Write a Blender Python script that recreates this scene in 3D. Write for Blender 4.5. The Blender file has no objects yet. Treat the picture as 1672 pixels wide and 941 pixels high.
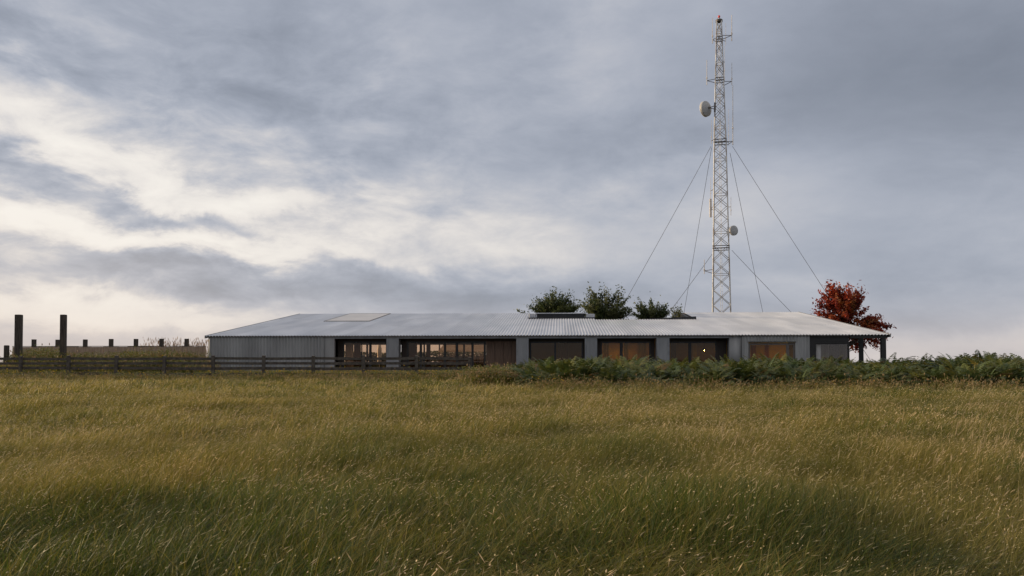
import bpy, math, random
import numpy as np
from mathutils import Vector, Matrix, Euler

R = math.radians
random.seed(7)
rng = np.random.default_rng(7)
SC = bpy.context.scene
COL = SC.collection

# ------------------------------------------------------------------ camera
F = 1300.0            # focal length in photo pixels (photo 1672 wide)
CAMZ = 1.15
PITCH = R(2.0)
HOR = 592.0
CY = HOR - F * math.tan(PITCH)
SP, CP = math.sin(PITCH), math.cos(PITCH)


def ray(u, v):
    a = (u - 836.0) / F
    b = (CY - v) / F
    return Vector((a, CP - b * SP, SP + b * CP))


def at(u, v, Y):
    d = ray(u, v)
    k = Y / d.y
    return Vector((d.x * k, Y, CAMZ + d.z * k))


cam_d = bpy.data.cameras.new('camera')
cam = bpy.data.objects.new('camera', cam_d)
COL.objects.link(cam)
cam.location = (0, 0, CAMZ)
cam.rotation_euler = (R(90) + PITCH, 0, 0)
cam_d.sensor_width = 36
cam_d.sensor_fit = 'HORIZONTAL'
cam_d.lens = 36 * F / 1672
cam_d.shift_y = (CY - 470.5) / 1672
cam_d.clip_start = 0.05
cam_d.clip_end = 6000
SC.camera = cam

# ------------------------------------------------------------------ materials


def new_mat(name):
    m = bpy.data.materials.new(name)
    m.use_nodes = True
    nt = m.node_tree
    nt.nodes.clear()
    out = nt.nodes.new('ShaderNodeOutputMaterial')
    return m, nt, out


def N(nt, kind, **kw):
    n = nt.nodes.new(kind)
    for k, v in kw.items():
        if k in n.inputs.keys():
            n.inputs[k].default_value = v
        else:
            setattr(n, k, v)
    return n


def mat(name, c1, c2=None, rough=0.6, metal=0.0, scale=3.0, stretch=(1, 1, 1), bump=0.0, detail=5, lo=.35, hi=.65, spec=.5, coords='Object', rvar=0.0):
    """A surface with two tones mixed by noise, a little bump and a roughness that varies."""
    m, nt, out = new_mat(name)
    p = N(nt, 'ShaderNodeBsdfPrincipled')
    p.inputs['Roughness'].default_value = rough
    p.inputs['Metallic'].default_value = metal
    p.inputs['Specular IOR Level'].default_value = spec
    tc = N(nt, 'ShaderNodeTexCoord')
    mp = N(nt, 'ShaderNodeMapping')
    mp.inputs['Scale'].default_value = stretch
    nt.links.new(tc.outputs[coords], mp.inputs['Vector'])
    no = N(nt, 'ShaderNodeTexNoise')
    no.inputs['Scale'].default_value = scale
    no.inputs['Detail'].default_value = detail
    nt.links.new(mp.outputs[0], no.inputs['Vector'])
    rp = N(nt, 'ShaderNodeValToRGB')
    rp.color_ramp.elements[0].position = lo
    rp.color_ramp.elements[1].position = hi
    rp.color_ramp.elements[0].color = (*c1, 1)
    rp.color_ramp.elements[1].color = (*(c2 or c1), 1)
    nt.links.new(no.outputs['Fac'], rp.inputs[0])
    nt.links.new(rp.outputs[0], p.inputs['Base Color'])
    if rvar:
        mr = N(nt, 'ShaderNodeMapRange')
        mr.inputs['To Min'].default_value = rough - rvar
        mr.inputs['To Max'].default_value = rough + rvar
        nt.links.new(no.outputs['Fac'], mr.inputs['Value'])
        nt.links.new(mr.outputs[0], p.inputs['Roughness'])
    if bump:
        b = N(nt, 'ShaderNodeBump')
        b.inputs['Strength'].default_value = bump
        b.inputs['Distance'].default_value = 0.02
        nt.links.new(no.outputs['Fac'], b.inputs['Height'])
        nt.links.new(b.outputs[0], p.inputs['Normal'])
    nt.links.new(p.outputs[0], out.inputs[0])
    return m


def leaf_mat(name, trans=.35, rough=.55, tint=None, nscale=.12, tint2=None, t2scale=.5):
    """Foliage coloured per blade or leaf, partly translucent; broad patches lean to a second tone."""
    m, nt, out = new_mat(name)
    at_ = N(nt, 'ShaderNodeAttribute')
    at_.attribute_name = 'Col'
    col = at_.outputs['Color']
    geo = N(nt, 'ShaderNodeNewGeometry')
    for tn, sc_, lo, hi in ((tint, nscale, .42, .66), (tint2, t2scale, .48, .75)):
        if tn is None:
            continue
        no = N(nt, 'ShaderNodeTexNoise')
        no.inputs['Scale'].default_value = sc_
        no.inputs['Detail'].default_value = 4
        nt.links.new(geo.outputs['Position'], no.inputs['Vector'])
        mr = N(nt, 'ShaderNodeMapRange')
        mr.inputs['From Min'].default_value = lo
        mr.inputs['From Max'].default_value = hi
        nt.links.new(no.outputs['Fac'], mr.inputs['Value'])
        mx = N(nt, 'ShaderNodeMix', data_type='RGBA', blend_type='MULTIPLY')
        nt.links.new(mr.outputs[0], mx.inputs[0])
        nt.links.new(col, mx.inputs[6])
        mx.inputs[7].default_value = (*tn, 1)
        col = mx.outputs[2]
    p = N(nt, 'ShaderNodeBsdfPrincipled')
    p.inputs['Roughness'].default_value = rough
    p.inputs['Specular IOR Level'].default_value = .35
    nt.links.new(col, p.inputs['Base Color'])
    t = N(nt, 'ShaderNodeBsdfTranslucent')
    nt.links.new(col, t.inputs['Color'])
    ms = N(nt, 'ShaderNodeMixShader')
    ms.inputs[0].default_value = trans
    nt.links.new(p.outputs[0], ms.inputs[1])
    nt.links.new(t.outputs[0], ms.inputs[2])
    nt.links.new(ms.outputs[0], out.inputs[0])
    return m


def glass_mat(name, tint, refl=1.0, ior=1.36):
    m, nt, out = new_mat(name)
    t = N(nt, 'ShaderNodeBsdfTransparent')
    t.inputs[0].default_value = (*tint, 1)
    g = N(nt, 'ShaderNodeBsdfGlossy')
    g.inputs['Roughness'].default_value = .02
    g.inputs['Color'].default_value = (refl, refl, refl, 1)
    fr = N(nt, 'ShaderNodeFresnel')
    fr.inputs[0].default_value = ior
    ms = N(nt, 'ShaderNodeMixShader')
    nt.links.new(fr.outputs[0], ms.inputs[0])
    nt.links.new(t.outputs[0], ms.inputs[1])
    nt.links.new(g.outputs[0], ms.inputs[2])
    nt.links.new(ms.outputs[0], out.inputs[0])
    return m


M = {}
M['roof'] = mat('zinc_roof', (.56, .57, .60), (.70, .70, .72), rough=.42, metal=.35, scale=.35, stretch=(1, .35, 1), detail=6, rvar=.1)
def roof_material():
    m = mat('zinc_roof', (.50, .51, .54), (.68, .68, .70), rough=.42, metal=.35, scale=.5, stretch=(1, .3, 1), detail=8, rvar=.12, lo=.3, hi=.7)
    nt = m.node_tree
    p = next(n for n in nt.nodes if n.type == 'BSDF_PRINCIPLED')
    tc = next(n for n in nt.nodes if n.type == 'TEX_COORD')
    src = p.inputs['Base Color'].links[0].from_socket
    sx = nt.nodes.new('ShaderNodeSeparateXYZ')
    nt.links.new(tc.outputs['Object'], sx.inputs[0])

    def mt(op, a, b):
        n = nt.nodes.new('ShaderNodeMath')
        n.operation = op
        for i, q in enumerate((a, b)):
            if isinstance(q, (int, float)):
                n.inputs[i].default_value = q
            else:
                nt.links.new(q, n.inputs[i])
        return n.outputs[0]
    wn = nt.nodes.new('ShaderNodeTexWhiteNoise')
    wn.noise_dimensions = '2D'
    cx = nt.nodes.new('ShaderNodeCombineXYZ')
    nt.links.new(mt('FLOOR', mt('DIVIDE', sx.outputs[0], 1.0), 0), cx.inputs[0])
    nt.links.new(mt('FLOOR', mt('DIVIDE', sx.outputs[1], 8.2), 0), cx.inputs[1])
    nt.links.new(cx.outputs[0], wn.inputs['Vector'])
    # lap line where one sheet covers the next
    fy = mt('FRACT', mt('DIVIDE', sx.outputs[1], 8.2), 0)
    lap = mt('LESS_THAN', fy, .012)
    k = mt('SUBTRACT', mt('ADD', mt('MULTIPLY', wn.outputs['Value'], .16), .88), mt('MULTIPLY', lap, .3))
    vm = nt.nodes.new('ShaderNodeVectorMath')
    vm.operation = 'SCALE'
    nt.links.new(src, vm.inputs[0])
    nt.links.new(k, vm.inputs['Scale'])
    nt.links.new(vm.outputs[0], p.inputs['Base Color'])
    return m


M['roof'] = roof_material()
M['wall'] = mat('corrugated_wall', (.25, .248, .245), (.36, .357, .352), rough=.55, metal=.25, scale=.9, stretch=(1, 1, .25), detail=7, rvar=.08)
M['pillar'] = mat('pillar_cladding', (.225, .23, .238), (.30, .303, .31), rough=.55, metal=.25, scale=1.3, stretch=(1, 1, .25), rvar=.08)
M['trim'] = mat('grey_trim', (.20, .205, .215), (.27, .275, .285), rough=.5, metal=.3, scale=2)
M['sheet'] = mat('flat_grey_sheet', (.24, .235, .23), (.31, .305, .30), rough=.6, metal=.15, scale=1.2, stretch=(1, 1, .3))
M['dark'] = mat('dark_frame', (.010, .009, .008), (.018, .016, .014), rough=.45, scale=4)
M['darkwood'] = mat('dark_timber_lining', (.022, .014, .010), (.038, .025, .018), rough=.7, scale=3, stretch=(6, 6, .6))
M['woodpanel'] = mat('brown_timber_panel', (.085, .048, .030), (.14, .085, .052), rough=.6, scale=2, stretch=(8, 8, .7), bump=.2)
M['woodwarm'] = mat('warm_timber', (.16, .075, .03), (.24, .12, .05), rough=.6, scale=2, stretch=(8, 8, .7))
M['paleplank'] = mat('pale_plank', (.60, .42, .27), (.75, .55, .37), rough=.7, scale=2, stretch=(.6, 4, 6))
M['frame_brown'] = mat('weathered_frame', (.10, .085, .075), (.15, .13, .115), rough=.7, scale=3, stretch=(6, 6, .8))
M['fence'] = mat('weathered_fence_timber', (.045, .036, .029), (.10, .084, .068), rough=.85, scale=5, stretch=(1, 1, 1), bump=.5, detail=8)
M['sleeper'] = mat('old_post_timber', (.028, .021, .016), (.075, .058, .044), rough=.85, scale=3, stretch=(5, 5, .5), bump=.6, detail=8)
M['boards'] = mat('grey_brown_boards', (.27, .185, .125), (.40, .29, .205), rough=.85, scale=2.2, stretch=(3, 1, .6), bump=.4, detail=8)
M['steel'] = mat('galvanised_rusting_steel', (.30, .25, .205), (.58, .56, .53), rough=.5, metal=.25, scale=.8, detail=8, lo=.36, hi=.52)
M['steeldark'] = mat('dark_steel', (.09, .075, .065), (.16, .14, .125), rough=.55, metal=.4, scale=2)
M['wire'] = mat('guy_cable', (.12, .11, .115), (.16, .15, .15), rough=.5, metal=.5, scale=2)
M['white'] = mat('white_fibreglass', (.62, .56, .51), (.72, .67, .62), rough=.45, scale=2)
M['dish'] = mat('grey_dish', (.36, .36, .36), (.43, .43, .42), rough=.5, scale=2)
M['red'] = mat('red_lens', (.75, .03, .02), (.8, .04, .02), rough=.3, scale=2)
M['interior'] = mat('interior_plaster', (.30, .23, .17), (.36, .28, .21), rough=.8, scale=1)
M['intwarm'] = mat('interior_ochre', (.55, .40, .09), (.63, .47, .12), rough=.8, scale=1)
M['concrete'] = mat('concrete_slab', (.17, .15, .13), (.25, .22, .19), rough=.85, scale=2, bump=.2)
M['brick'] = mat('terracotta_paving', (.26, .13, .08), (.38, .22, .14), rough=.85, scale=6, bump=.3)
M['mustard'] = mat('mustard_curtain', (.56, .42, .015), (.66, .50, .025), rough=.9, scale=2)
M['greycloth'] = mat('grey_curtain', (.40, .42, .44), (.48, .50, .52), rough=.9, scale=2)
M['brownCloth'] = mat('brown_curtain', (.085, .05, .03), (.12, .075, .045), rough=.9, scale=2)
M['orange'] = mat('rust_orange_curtain', (.50, .15, .025), (.60, .20, .04), rough=.9, scale=2)
M['slate'] = mat('slate_grey_plaster', (.09, .09, .09), (.14, .14, .14), rough=.8, scale=.8)
M['parasol'] = mat('white_canvas', (.80, .79, .76), (.86, .85, .82), rough=.9, scale=2)
M['bronze'] = glass_mat('bronze_glass', (.88, .74, .61))
M['amber'] = glass_mat('smoked_glass', (.74, .62, .42))
M['clear'] = glass_mat('clear_glass', (.95, .95, .95), ior=1.5)
M['poly'] = mat('polycarbonate_sheet', (.42, .40, .39), (.50, .475, .46), rough=.35, scale=.6)
M['black'] = mat('black_bitumen', (.012, .012, .013), (.022, .022, .024), rough=.5, scale=2)
M['bark'] = mat('bark', (.03, .022, .016), (.07, .052, .04), rough=.9, scale=6, stretch=(3, 3, .6), bump=.6)
M['grass'] = leaf_mat('meadow_grass', .45, .5, tint=(.55, .62, .5), nscale=.7, tint2=(1.14, 1.06, .85), t2scale=.35)
M['fern'] = leaf_mat('bracken_leaf', .28, .55, tint=(.55, .62, .55), nscale=.6, tint2=(1.15, 1.05, .8), t2scale=.25)
M['leaf'] = leaf_mat('tree_leaf', .30, .5)
M['weed'] = leaf_mat('weed_leaf', .35, .55)
M['soil'] = mat('field_soil', (.018, .020, .007), (.038, .036, .013), rough=1, scale=.6, spec=.1, detail=8)

# ------------------------------------------------------------------ object helpers


def tag(o, label=None, cat=None, group=None, kind=None):
    if label:
        o['label'] = label
    if cat:
        o['category'] = cat
    if group:
        o['group'] = group
    if kind:
        o['kind'] = kind
    return o


def empty(name, loc=(0, 0, 0), rz=0.0, **kw):
    o = bpy.data.objects.new(name, None)
    o.empty_display_size = .3
    COL.objects.link(o)
    o.location = loc
    o.rotation_euler = (0, 0, rz)
    return tag(o, **kw)


class MB:
    """Collects shapes and links them as ONE mesh object."""

    def __init__(s):
        s.v, s.f, s.c = [], [], []

    def poly(s, pts):
        k = len(s.v)
        s.v += [tuple(p) for p in pts]
        s.f.append(tuple(range(k, k + len(pts))))

    def box(s, x0, x1, y0, y1, z0, z1):
        k = len(s.v)
        s.v += [(x, y, z) for z in (z0, z1) for y in (y0, y1) for x in (x0, x1)]
        for q in ((0, 2, 3, 1), (4, 5, 7, 6), (0, 1, 5, 4), (1, 3, 7, 5), (3, 2, 6, 7), (2, 0, 4, 6)):
            s.f.append(tuple(k + i for i in q))

    def hexa(s, p):
        """Eight corners, ordered as in box."""
        k = len(s.v)
        s.v += [tuple(a) for a in p]
        for q in ((0, 2, 3, 1), (4, 5, 7, 6), (0, 1, 5, 4), (1, 3, 7, 5), (3, 2, 6, 7), (2, 0, 4, 6)):
            s.f.append(tuple(k + i for i in q))

    def tube(s, pts, rad, n=6, cap=True):
        pts = [Vector(p) for p in pts]
        if not hasattr(rad, '__len__'):
            rad = [rad] * len(pts)
        k = len(s.v)
        ref = None
        for i, p in enumerate(pts):
            d = (pts[min(i + 1, len(pts) - 1)] - pts[max(i - 1, 0)]).normalized()
            if ref is None:
                ref = Vector((1, 0, 0)) if abs(d.x) < .8 else Vector((0, 1, 0))
            a = d.cross(ref).normalized()
            b = d.cross(a)
            ref = b.cross(d) * -1 if False else ref
            for j in range(n):
                t = 2 * math.pi * j / n
                s.v.append(tuple(p + (a * math.cos(t) + b * math.sin(t)) * rad[i]))
        for i in range(len(pts) - 1):
            for j in range(n):
                j2 = (j + 1) % n
                s.f.append((k + i * n + j, k + i * n + j2, k + (i + 1) * n + j2, k + (i + 1) * n + j))
        if cap:
            s.f.append(tuple(k + j for j in range(n))[::-1])
            e = k + (len(pts) - 1) * n
            s.f.append(tuple(e + j for j in range(n)))

    def lathe(s, prof, axis_o, axis_d, n=24):
        """prof: (radius, along) pairs turned around an axis."""
        d = Vector(axis_d).normalized()
        ref = Vector((0, 0, 1)) if abs(d.z) < .8 else Vector((1, 0, 0))
        a = d.cross(ref).normalized()
        b = d.cross(a)
        k = len(s.v)
        for r, h in prof:
            for j in range(n):
                t = 2 * math.pi * j / n
                s.v.append(tuple(Vector(axis_o) + d * h + (a * math.cos(t) + b * math.sin(t)) * r))
        for i in range(len(prof) - 1):
            for j in range(n):
                j2 = (j + 1) % n
                s.f.append((k + i * n + j, k + i * n + j2, k + (i + 1) * n + j2, k + (i + 1) * n + j))

    def corrug(s, x0, x1, z0, z1, y, period=.19, amp=.022, per=8):
        """Vertical corrugated sheet facing -y."""
        n = max(2, int((x1 - x0) / period * per))
        k = len(s.v)
        for i in range(n + 1):
            x = x0 + (x1 - x0) * i / n
            yy = y - amp + amp * math.sin(2 * math.pi * x / period)
            s.v.append((x, yy, z0))
            s.v.append((x, yy, z1))
        for i in range(n):
            a = k + 2 * i
            s.f.append((a, a + 2, a + 3, a + 1))

    def build(s, name, m, parent=None, smooth=False, colors=None, link=True):
        me = bpy.data.meshes.new(name)
        me.from_pydata(s.v, [], s.f)
        me.materials.append(m)
        if smooth:
            me.polygons.foreach_set('use_smooth', [True] * len(me.polygons))
        if colors is not None:
            ca = me.color_attributes.new('Col', 'FLOAT_COLOR', 'POINT')
            ca.data.foreach_set('color', np.asarray(colors, np.float32).ravel())
        me.update()
        o = bpy.data.objects.new(name, me)
        if link:
            COL.objects.link(o)
        if parent:
            o.parent = parent
        return o


def copy_tree(o, parent=None):
    c = o.copy()
    COL.objects.link(c)
    if parent:
        c.parent = parent
    for ch in list(o.children):
        copy_tree(ch, c)
    return c


def sstep(a, b, x):
    t = min(1, max(0, (x - a) / (b - a)))
    return t * t * (3 - 2 * t)


def ground_h(x, y):
    h = .06 * math.sin(x * .31 + 1) * math.sin(y * .23) * sstep(6, 14, y)
    # weedy bank in front of the board wall
    h += .75 * sstep(51, 60, y) * (1 - sstep(74, 84, y)) * sstep(-46, -40, x) * (1 - sstep(-25.5, -22.5, x))
    return h * (1 - sstep(120, 200, y))


# ------------------------------------------------------------------ ground
gm = MB()
xs = sorted(set(list(np.arange(-70, 71, 1.5)) + [-3000, -1500, -700, -300, -150, -100, 100, 150, 300, 700, 1500, 3000]))
ys = sorted(set([-800, -200, -60, -20, -8] + list(np.arange(-2, 110, 1.5)) + [120, 140, 170, 220, 400, 800, 1600, 4500]))
for y in ys:
    for x in xs:
        gm.v.append((x, y, ground_h(x, y)))
nx = len(xs)
for j in range(len(ys) - 1):
    for i in range(nx - 1):
        gm.f.append((j * nx + i, j * nx + i + 1, (j + 1) * nx + i + 1, (j + 1) * nx + i))
g = gm.build('ground', M['soil'], smooth=True)
tag(g, 'dark soil of the flat field under the long grass', 'ground', kind='structure')

# ------------------------------------------------------------------ the house
YAW = R(3.39)
BS, BC = math.sin(YAW), math.cos(YAW)
BO = at(880, 547.4, 64.0)
EAVE = BO.z                       # about 3.35
BO = Vector((BO.x, BO.y, 0))
SLOPE = .137
RIDGE = 23.3


def lx(u, yl=0.0, z=2.2):
    """house-frame x of the point at house depth yl seen at photo column u"""
    a = (u - 836.0) / F
    h = (z - CAMZ) * SP
    return (a * CP * (BO.y + BC * yl) + a * h - BO.x - BS * yl) / (BC + a * CP * BS)


def w_of(x, y, z=0.0):
    return Vector((BO.x + BC * x + BS * y, BO.y - BS * x + BC * y, z))


def lz(v, x, y):
    Y = w_of(x, y).y
    b = (CY - v) / F
    return CAMZ + Y * (SP + b * CP) / (CP - b * SP)


def on_roof(u, v):
    """house-frame (x, y) where the pixel ray meets the roof plane"""
    d = ray(u, v)
    dl = Vector((d.x * BC - d.y * BS, d.x * BS + d.y * BC, d.z))
    o = Vector((0, 0, CAMZ)) - BO
    ol = Vector((o.x * BC - o.y * BS, o.x * BS + o.y * BC, o.z))
    # z = EAVE + SLOPE*y
    t = (EAVE + SLOPE * ol.y - ol.z) / (dl.z - SLOPE * dl.y)
    return ol.x + dl.x * t, ol.y + dl.y * t


def rz(y):
    return EAVE + SLOPE * y


house = empty('house', BO, -YAW, label='long low house of grey corrugated metal with a pale sheet roof and open corner porch', cat='house')

xl, xr = lx(340), lx(1452)
OT = lz(552.6, 0, 0)              # top of the openings
X = lambda u: lx(u)
FL = .12


def part(mb, name, m, smooth=False, parent=None):
    return mb.build(name, m, parent or house, smooth)


# plinth / floor slab
mb = MB()
mb.box(xl + .05, X(1388) - .05, .34, RIDGE - .3, .0, FL)
part(mb, 'floor_slab', M['concrete'])

# left wall with ribbed cladding and the flat bay beside the first opening
mb = MB()
mb.box(xl, X(530), .003, .28, 0, EAVE - .03)
mb.corrug(xl, X(530), .03, EAVE - .02, 0, period=.26, amp=.042)
part(mb, 'wall', M['wall'], True)
mb = MB()
mb.box(X(530) + .004, X(546), -.02, .28, 0, EAVE - .03)
mb.box(X(546) - .16, X(546) + .002, -.035, -.021, 0, OT)
part(mb, 'wall_panel', M['sheet'])


def pillar(u0, u1):
    p = MB()
    x0, x1 = X(u0), X(u1)
    p.box(x0 + .15, x1 - .15, .003, .9, 0, EAVE - .03)
    p.corrug(x0 + .14, x1 - .14, .03, EAVE - .02, 0, period=.105, amp=.012, per=6)
    o = part(p, 'pillar', M['pillar'], True)
    t = MB()
    for a, b in ((x0, x0 + .138), (x1 - .138, x1)):
        t.box(a, b, -.03, .9, 0, EAVE - .03)
    t.build('pillar_edge', M['trim'], o)


for a, b in ((631, 651), (843, 863), (955, 975), (1072, 1093)):
    pillar(a, b)

# lintel strips above the openings
for a, b in ((546, 631), (651, 843), (863, 955), (975, 1072), (1093, 1191)):
    mb = MB()
    mb.box(X(a) + .004, X(b) - .004, -.015, .3, OT, EAVE - .035)
    mb.box(X(a) + .004, X(b) - .004, -.03, -.016, OT, OT + .07)
    part(mb, 'lintel', M['trim'])

# right wall with the small window
wt = lz(559.5, X(1260), 0)
ws = .75
mb = MB()
x0, x1 = X(1222), X(1299)
mb.box(X(1191), X(1211), -.02, .9, 0, EAVE - .03)
mb.box(X(1211) + .004, x0, .003, .28, 0, EAVE - .03)
mb.box(x1, X(1322), .003, .28, 0, EAVE - .03)
mb.box(x0 + .001, x1 - .001, .003, .28, wt, EAVE - .031)
mb.box(x0 + .001, x1 - .001, .003, .28, 0, ws)
mb.corrug(X(1211) + .004, x0 - .08, .03, EAVE - .02, 0, period=.26, amp=.042)
mb.corrug(x1 + .08, X(1322), .03, EAVE - .02, 0, period=.26, amp=.042)
mb.corrug(x0 - .08, x1 + .08, wt + .08, EAVE - .02, 0, period=.26, amp=.042)
mb.corrug(x0 - .08, x1 + .08, .03, ws - .02, 0, period=.26, amp=.042)
part(mb, 'wall', M['wall'], True)

# end walls, rear wall with the hall's opening, courtyard walls
mb = MB()
mb.hexa([(xl - .02, .281, 0), (xl + .25, .281, 0), (xl - .02, RIDGE, 0), (xl + .25, RIDGE, 0),
         (xl - .02, .281, rz(.281) - .09), (xl + .25, .281, rz(.281) - .09), (xl - .02, RIDGE, rz(RIDGE) - .09), (xl + .25, RIDGE, rz(RIDGE) - .09)])
part(mb, 'end_wall', M['wall'])
xe = X(1387.5)
mb = MB()
mb.hexa([(xe - .25, 4.5, 0), (xe, 4.5, 0), (xe - .25, RIDGE, 0), (xe, RIDGE, 0),
         (xe - .25, 4.5, rz(4.5) - .09), (xe, 4.5, rz(4.5) - .09), (xe - .25, RIDGE, rz(RIDGE) - .09), (xe, RIDGE, rz(RIDGE) - .09)])
part(mb, 'end_wall', M['wall'])

# cut-out of the roof: courtyard and clerestory bay
cx1, cy1 = on_roof(1137, 521.5)
cx0, cy0 = on_roof(972, 521.5)
kx0, ky0 = on_roof(862, 520.8)
cut_y = cy1
ha, hb = lx(552, RIDGE), lx(806, RIDGE)
rtop = lz(561.5, (ha + hb) / 2, RIDGE)
mb = MB()
ry0, ry1 = RIDGE - .28, RIDGE
zt = rz(RIDGE) - .09
mb.box(xl + .251, ha, ry0, ry1, 0, zt)
mb.box(hb, cx0, ry0, ry1, 0, zt)
mb.box(ha, hb, ry0 + .002, ry1 - .002, rtop, zt)
part(mb, 'rear_wall', M['wall'])
mb = MB()
mb.box(cx1, xe - .251, ry0, ry1, 0, zt)
part(mb, 'rear_wall', M['wall'])
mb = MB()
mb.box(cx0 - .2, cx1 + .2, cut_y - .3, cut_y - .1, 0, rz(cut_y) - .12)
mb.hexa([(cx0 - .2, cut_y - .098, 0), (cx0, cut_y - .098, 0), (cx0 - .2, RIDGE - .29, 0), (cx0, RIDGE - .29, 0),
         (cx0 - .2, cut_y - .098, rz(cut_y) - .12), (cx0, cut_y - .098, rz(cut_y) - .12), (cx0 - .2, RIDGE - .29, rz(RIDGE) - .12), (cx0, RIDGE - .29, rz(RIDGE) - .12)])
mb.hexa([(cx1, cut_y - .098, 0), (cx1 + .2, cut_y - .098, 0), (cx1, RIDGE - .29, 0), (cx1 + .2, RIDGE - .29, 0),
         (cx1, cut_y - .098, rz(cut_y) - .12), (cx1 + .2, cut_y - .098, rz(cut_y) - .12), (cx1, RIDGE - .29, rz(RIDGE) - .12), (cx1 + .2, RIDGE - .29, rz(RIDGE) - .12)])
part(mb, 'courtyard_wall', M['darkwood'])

# roof: one corrugated skin, notched at the courtyard and the clerestory
mb = MB()
per, amp, seg = .25, .036, 8
y0 = -.18
rx0, rx1 = xl - .16, xr + .02
n = int((rx1 - rx0) / per * seg)
yk0, yk1 = sorted((cut_y, ky0))
rows = [y0, yk0 * .5, yk0, yk1, RIDGE + .35]
ends = []
for i in range(n + 1):
    x = rx0 + (rx1 - rx0) * i / n
    ends.append(cut_y if cx0 < x < cx1 else (ky0 if kx0 < x <= cx0 else RIDGE + .35))
    dz = amp * math.sin(2 * math.pi * x / per)
    for y in rows:
        mb.v.append((x, y, rz(y) + dz))
for i in range(n):
    e = min(ends[i], ends[i + 1])
    for r in range(4):
        if rows[r + 1] <= e + .001:
            a = i * 5 + r
            mb.f.append((a, a + 5, a + 6, a + 1))
roof = part(mb, 'roof', M['roof'], True)
# verge trims and eave closer
for xa, xb in ((rx0 - .05, rx0 + .02), (rx1 - .02, rx1 + .05)):
    t = MB()
    t.hexa([(xa, y0 - .02, rz(y0) - .2), (xb, y0 - .02, rz(y0) - .2), (xa, RIDGE + .36, rz(RIDGE + .36) - .2), (xb, RIDGE + .36, rz(RIDGE + .36) - .2),
            (xa, y0 - .02, rz(y0) + .045), (xb, y0 - .02, rz(y0) + .045), (xa, RIDGE + .36, rz(RIDGE + .36) + .045), (xb, RIDGE + .36, rz(RIDGE + .36) + .045)])
    t.build('verge_trim', M['trim'], roof)
t = MB()
t.box(rx0 + .03, X(1386), y0 + .04, .0, EAVE - .12, EAVE - .055)
t.build('eave_lining', M['steeldark'], roof)
# soffit: one lined sheet under the roof, with the same notches
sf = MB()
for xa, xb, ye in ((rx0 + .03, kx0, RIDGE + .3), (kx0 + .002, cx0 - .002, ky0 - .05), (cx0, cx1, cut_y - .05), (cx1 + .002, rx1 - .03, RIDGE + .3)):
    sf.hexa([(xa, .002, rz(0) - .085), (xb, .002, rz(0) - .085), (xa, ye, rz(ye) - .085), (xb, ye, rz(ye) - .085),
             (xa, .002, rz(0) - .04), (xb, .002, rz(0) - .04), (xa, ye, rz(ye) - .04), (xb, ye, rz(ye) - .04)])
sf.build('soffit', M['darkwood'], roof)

# black upstand along the courtyard edge, deeper to the right
t = MB()
ux0 = on_roof(1052, 521)[0]
t.hexa([(ux0, cut_y + .02, rz(cut_y) - .3), (cx1 - .01, cut_y + .02, rz(cut_y) - .3), (ux0, cut_y + .2, rz(cut_y) - .3), (cx1 - .01, cut_y + .2, rz(cut_y) - .3),
        (ux0, cut_y + .02, rz(cut_y) + .06), (cx1 - .01, cut_y + .02, rz(cut_y) + .28), (ux0, cut_y + .2, rz(cut_y) + .06), (cx1 - .01, cut_y + .2, rz(cut_y) + .28)])
t.hexa([(cx1 - .28, cut_y + .21, rz(cut_y) - .5), (cx1 - .012, cut_y + .21, rz(cut_y) - .5), (cx1 - .28, RIDGE + .3, rz(RIDGE) - .5), (cx1 - .012, RIDGE + .3, rz(RIDGE) - .5),
        (cx1 - .28, cut_y + .21, rz(cut_y) - .05), (cx1 - .012, cut_y + .21, rz(cut_y) - .05), (cx1 - .28, RIDGE + .3, rz(RIDGE) - .05), (cx1 - .012, RIDGE + .3, rz(RIDGE) - .05)])
t.build('courtyard_flashing', M['black'], roof)

# clerestory box in its notch
cb = MB()
bx0, bx1 = lx(877, ky0 + .8, 5.6), lx(954, ky0 + .8, 5.6)
zb, ztp = rz(ky0) - .1, lz(511.5, (bx0 + bx1) / 2, ky0 + .8)
cb.box(bx0, bx1, ky0 + .8, RIDGE - .5, zb, ztp - .06)
for k in range(1, 9):
    xx = bx0 + (bx1 - bx0) * k / 9
    cb.box(xx - .02, xx + .02, ky0 + .76, ky0 + .798, zb + .1, ztp - .1)
cl = part(cb, 'clerestory', M['black'])
cb = MB()
cb.box(bx0 - .15, bx1 + .15, ky0 + .65, RIDGE - .3, ztp - .058, ztp + .02)
cb.build('clerestory_roof', M['roof'], cl)
cb = MB()
cb.box(kx0, cx0, ky0 + .01, RIDGE + .3, rz(ky0) - .12, rz(ky0) - .02)
cb.box(kx0 + .02, cx0, ky0 + .02, ky0 + .25, rz(ky0) - .018, rz(ky0) + .13)
cb.build('clerestory_flashing', M['black'], cl)
cb = MB()
sx0, sx1 = lx(957, ky0 + 1, 5.6), lx(971, ky0 + 1, 5.6)
cb.corrug(sx0, sx1, rz(ky0) + .14, ztp - .08, ky0 + 1.0, period=.19, amp=.03)
cb.build('clerestory_cladding', M['roof'], cl, True)
cb = MB()
cb.corrug(lx(863, ky0 + 1, 5.6), bx0 - .02, rz(ky0) + .14, ztp - .03, ky0 + 1.0, period=.19, amp=.03)
cb.build('clerestory_cladding', M['roof'], cl, True)

# translucent roof panel on the left
p0 = on_roof(528.5, 525.3)
p1 = on_roof(603.5, 525.1)
py0, py1 = p0[1], RIDGE + .1


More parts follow.
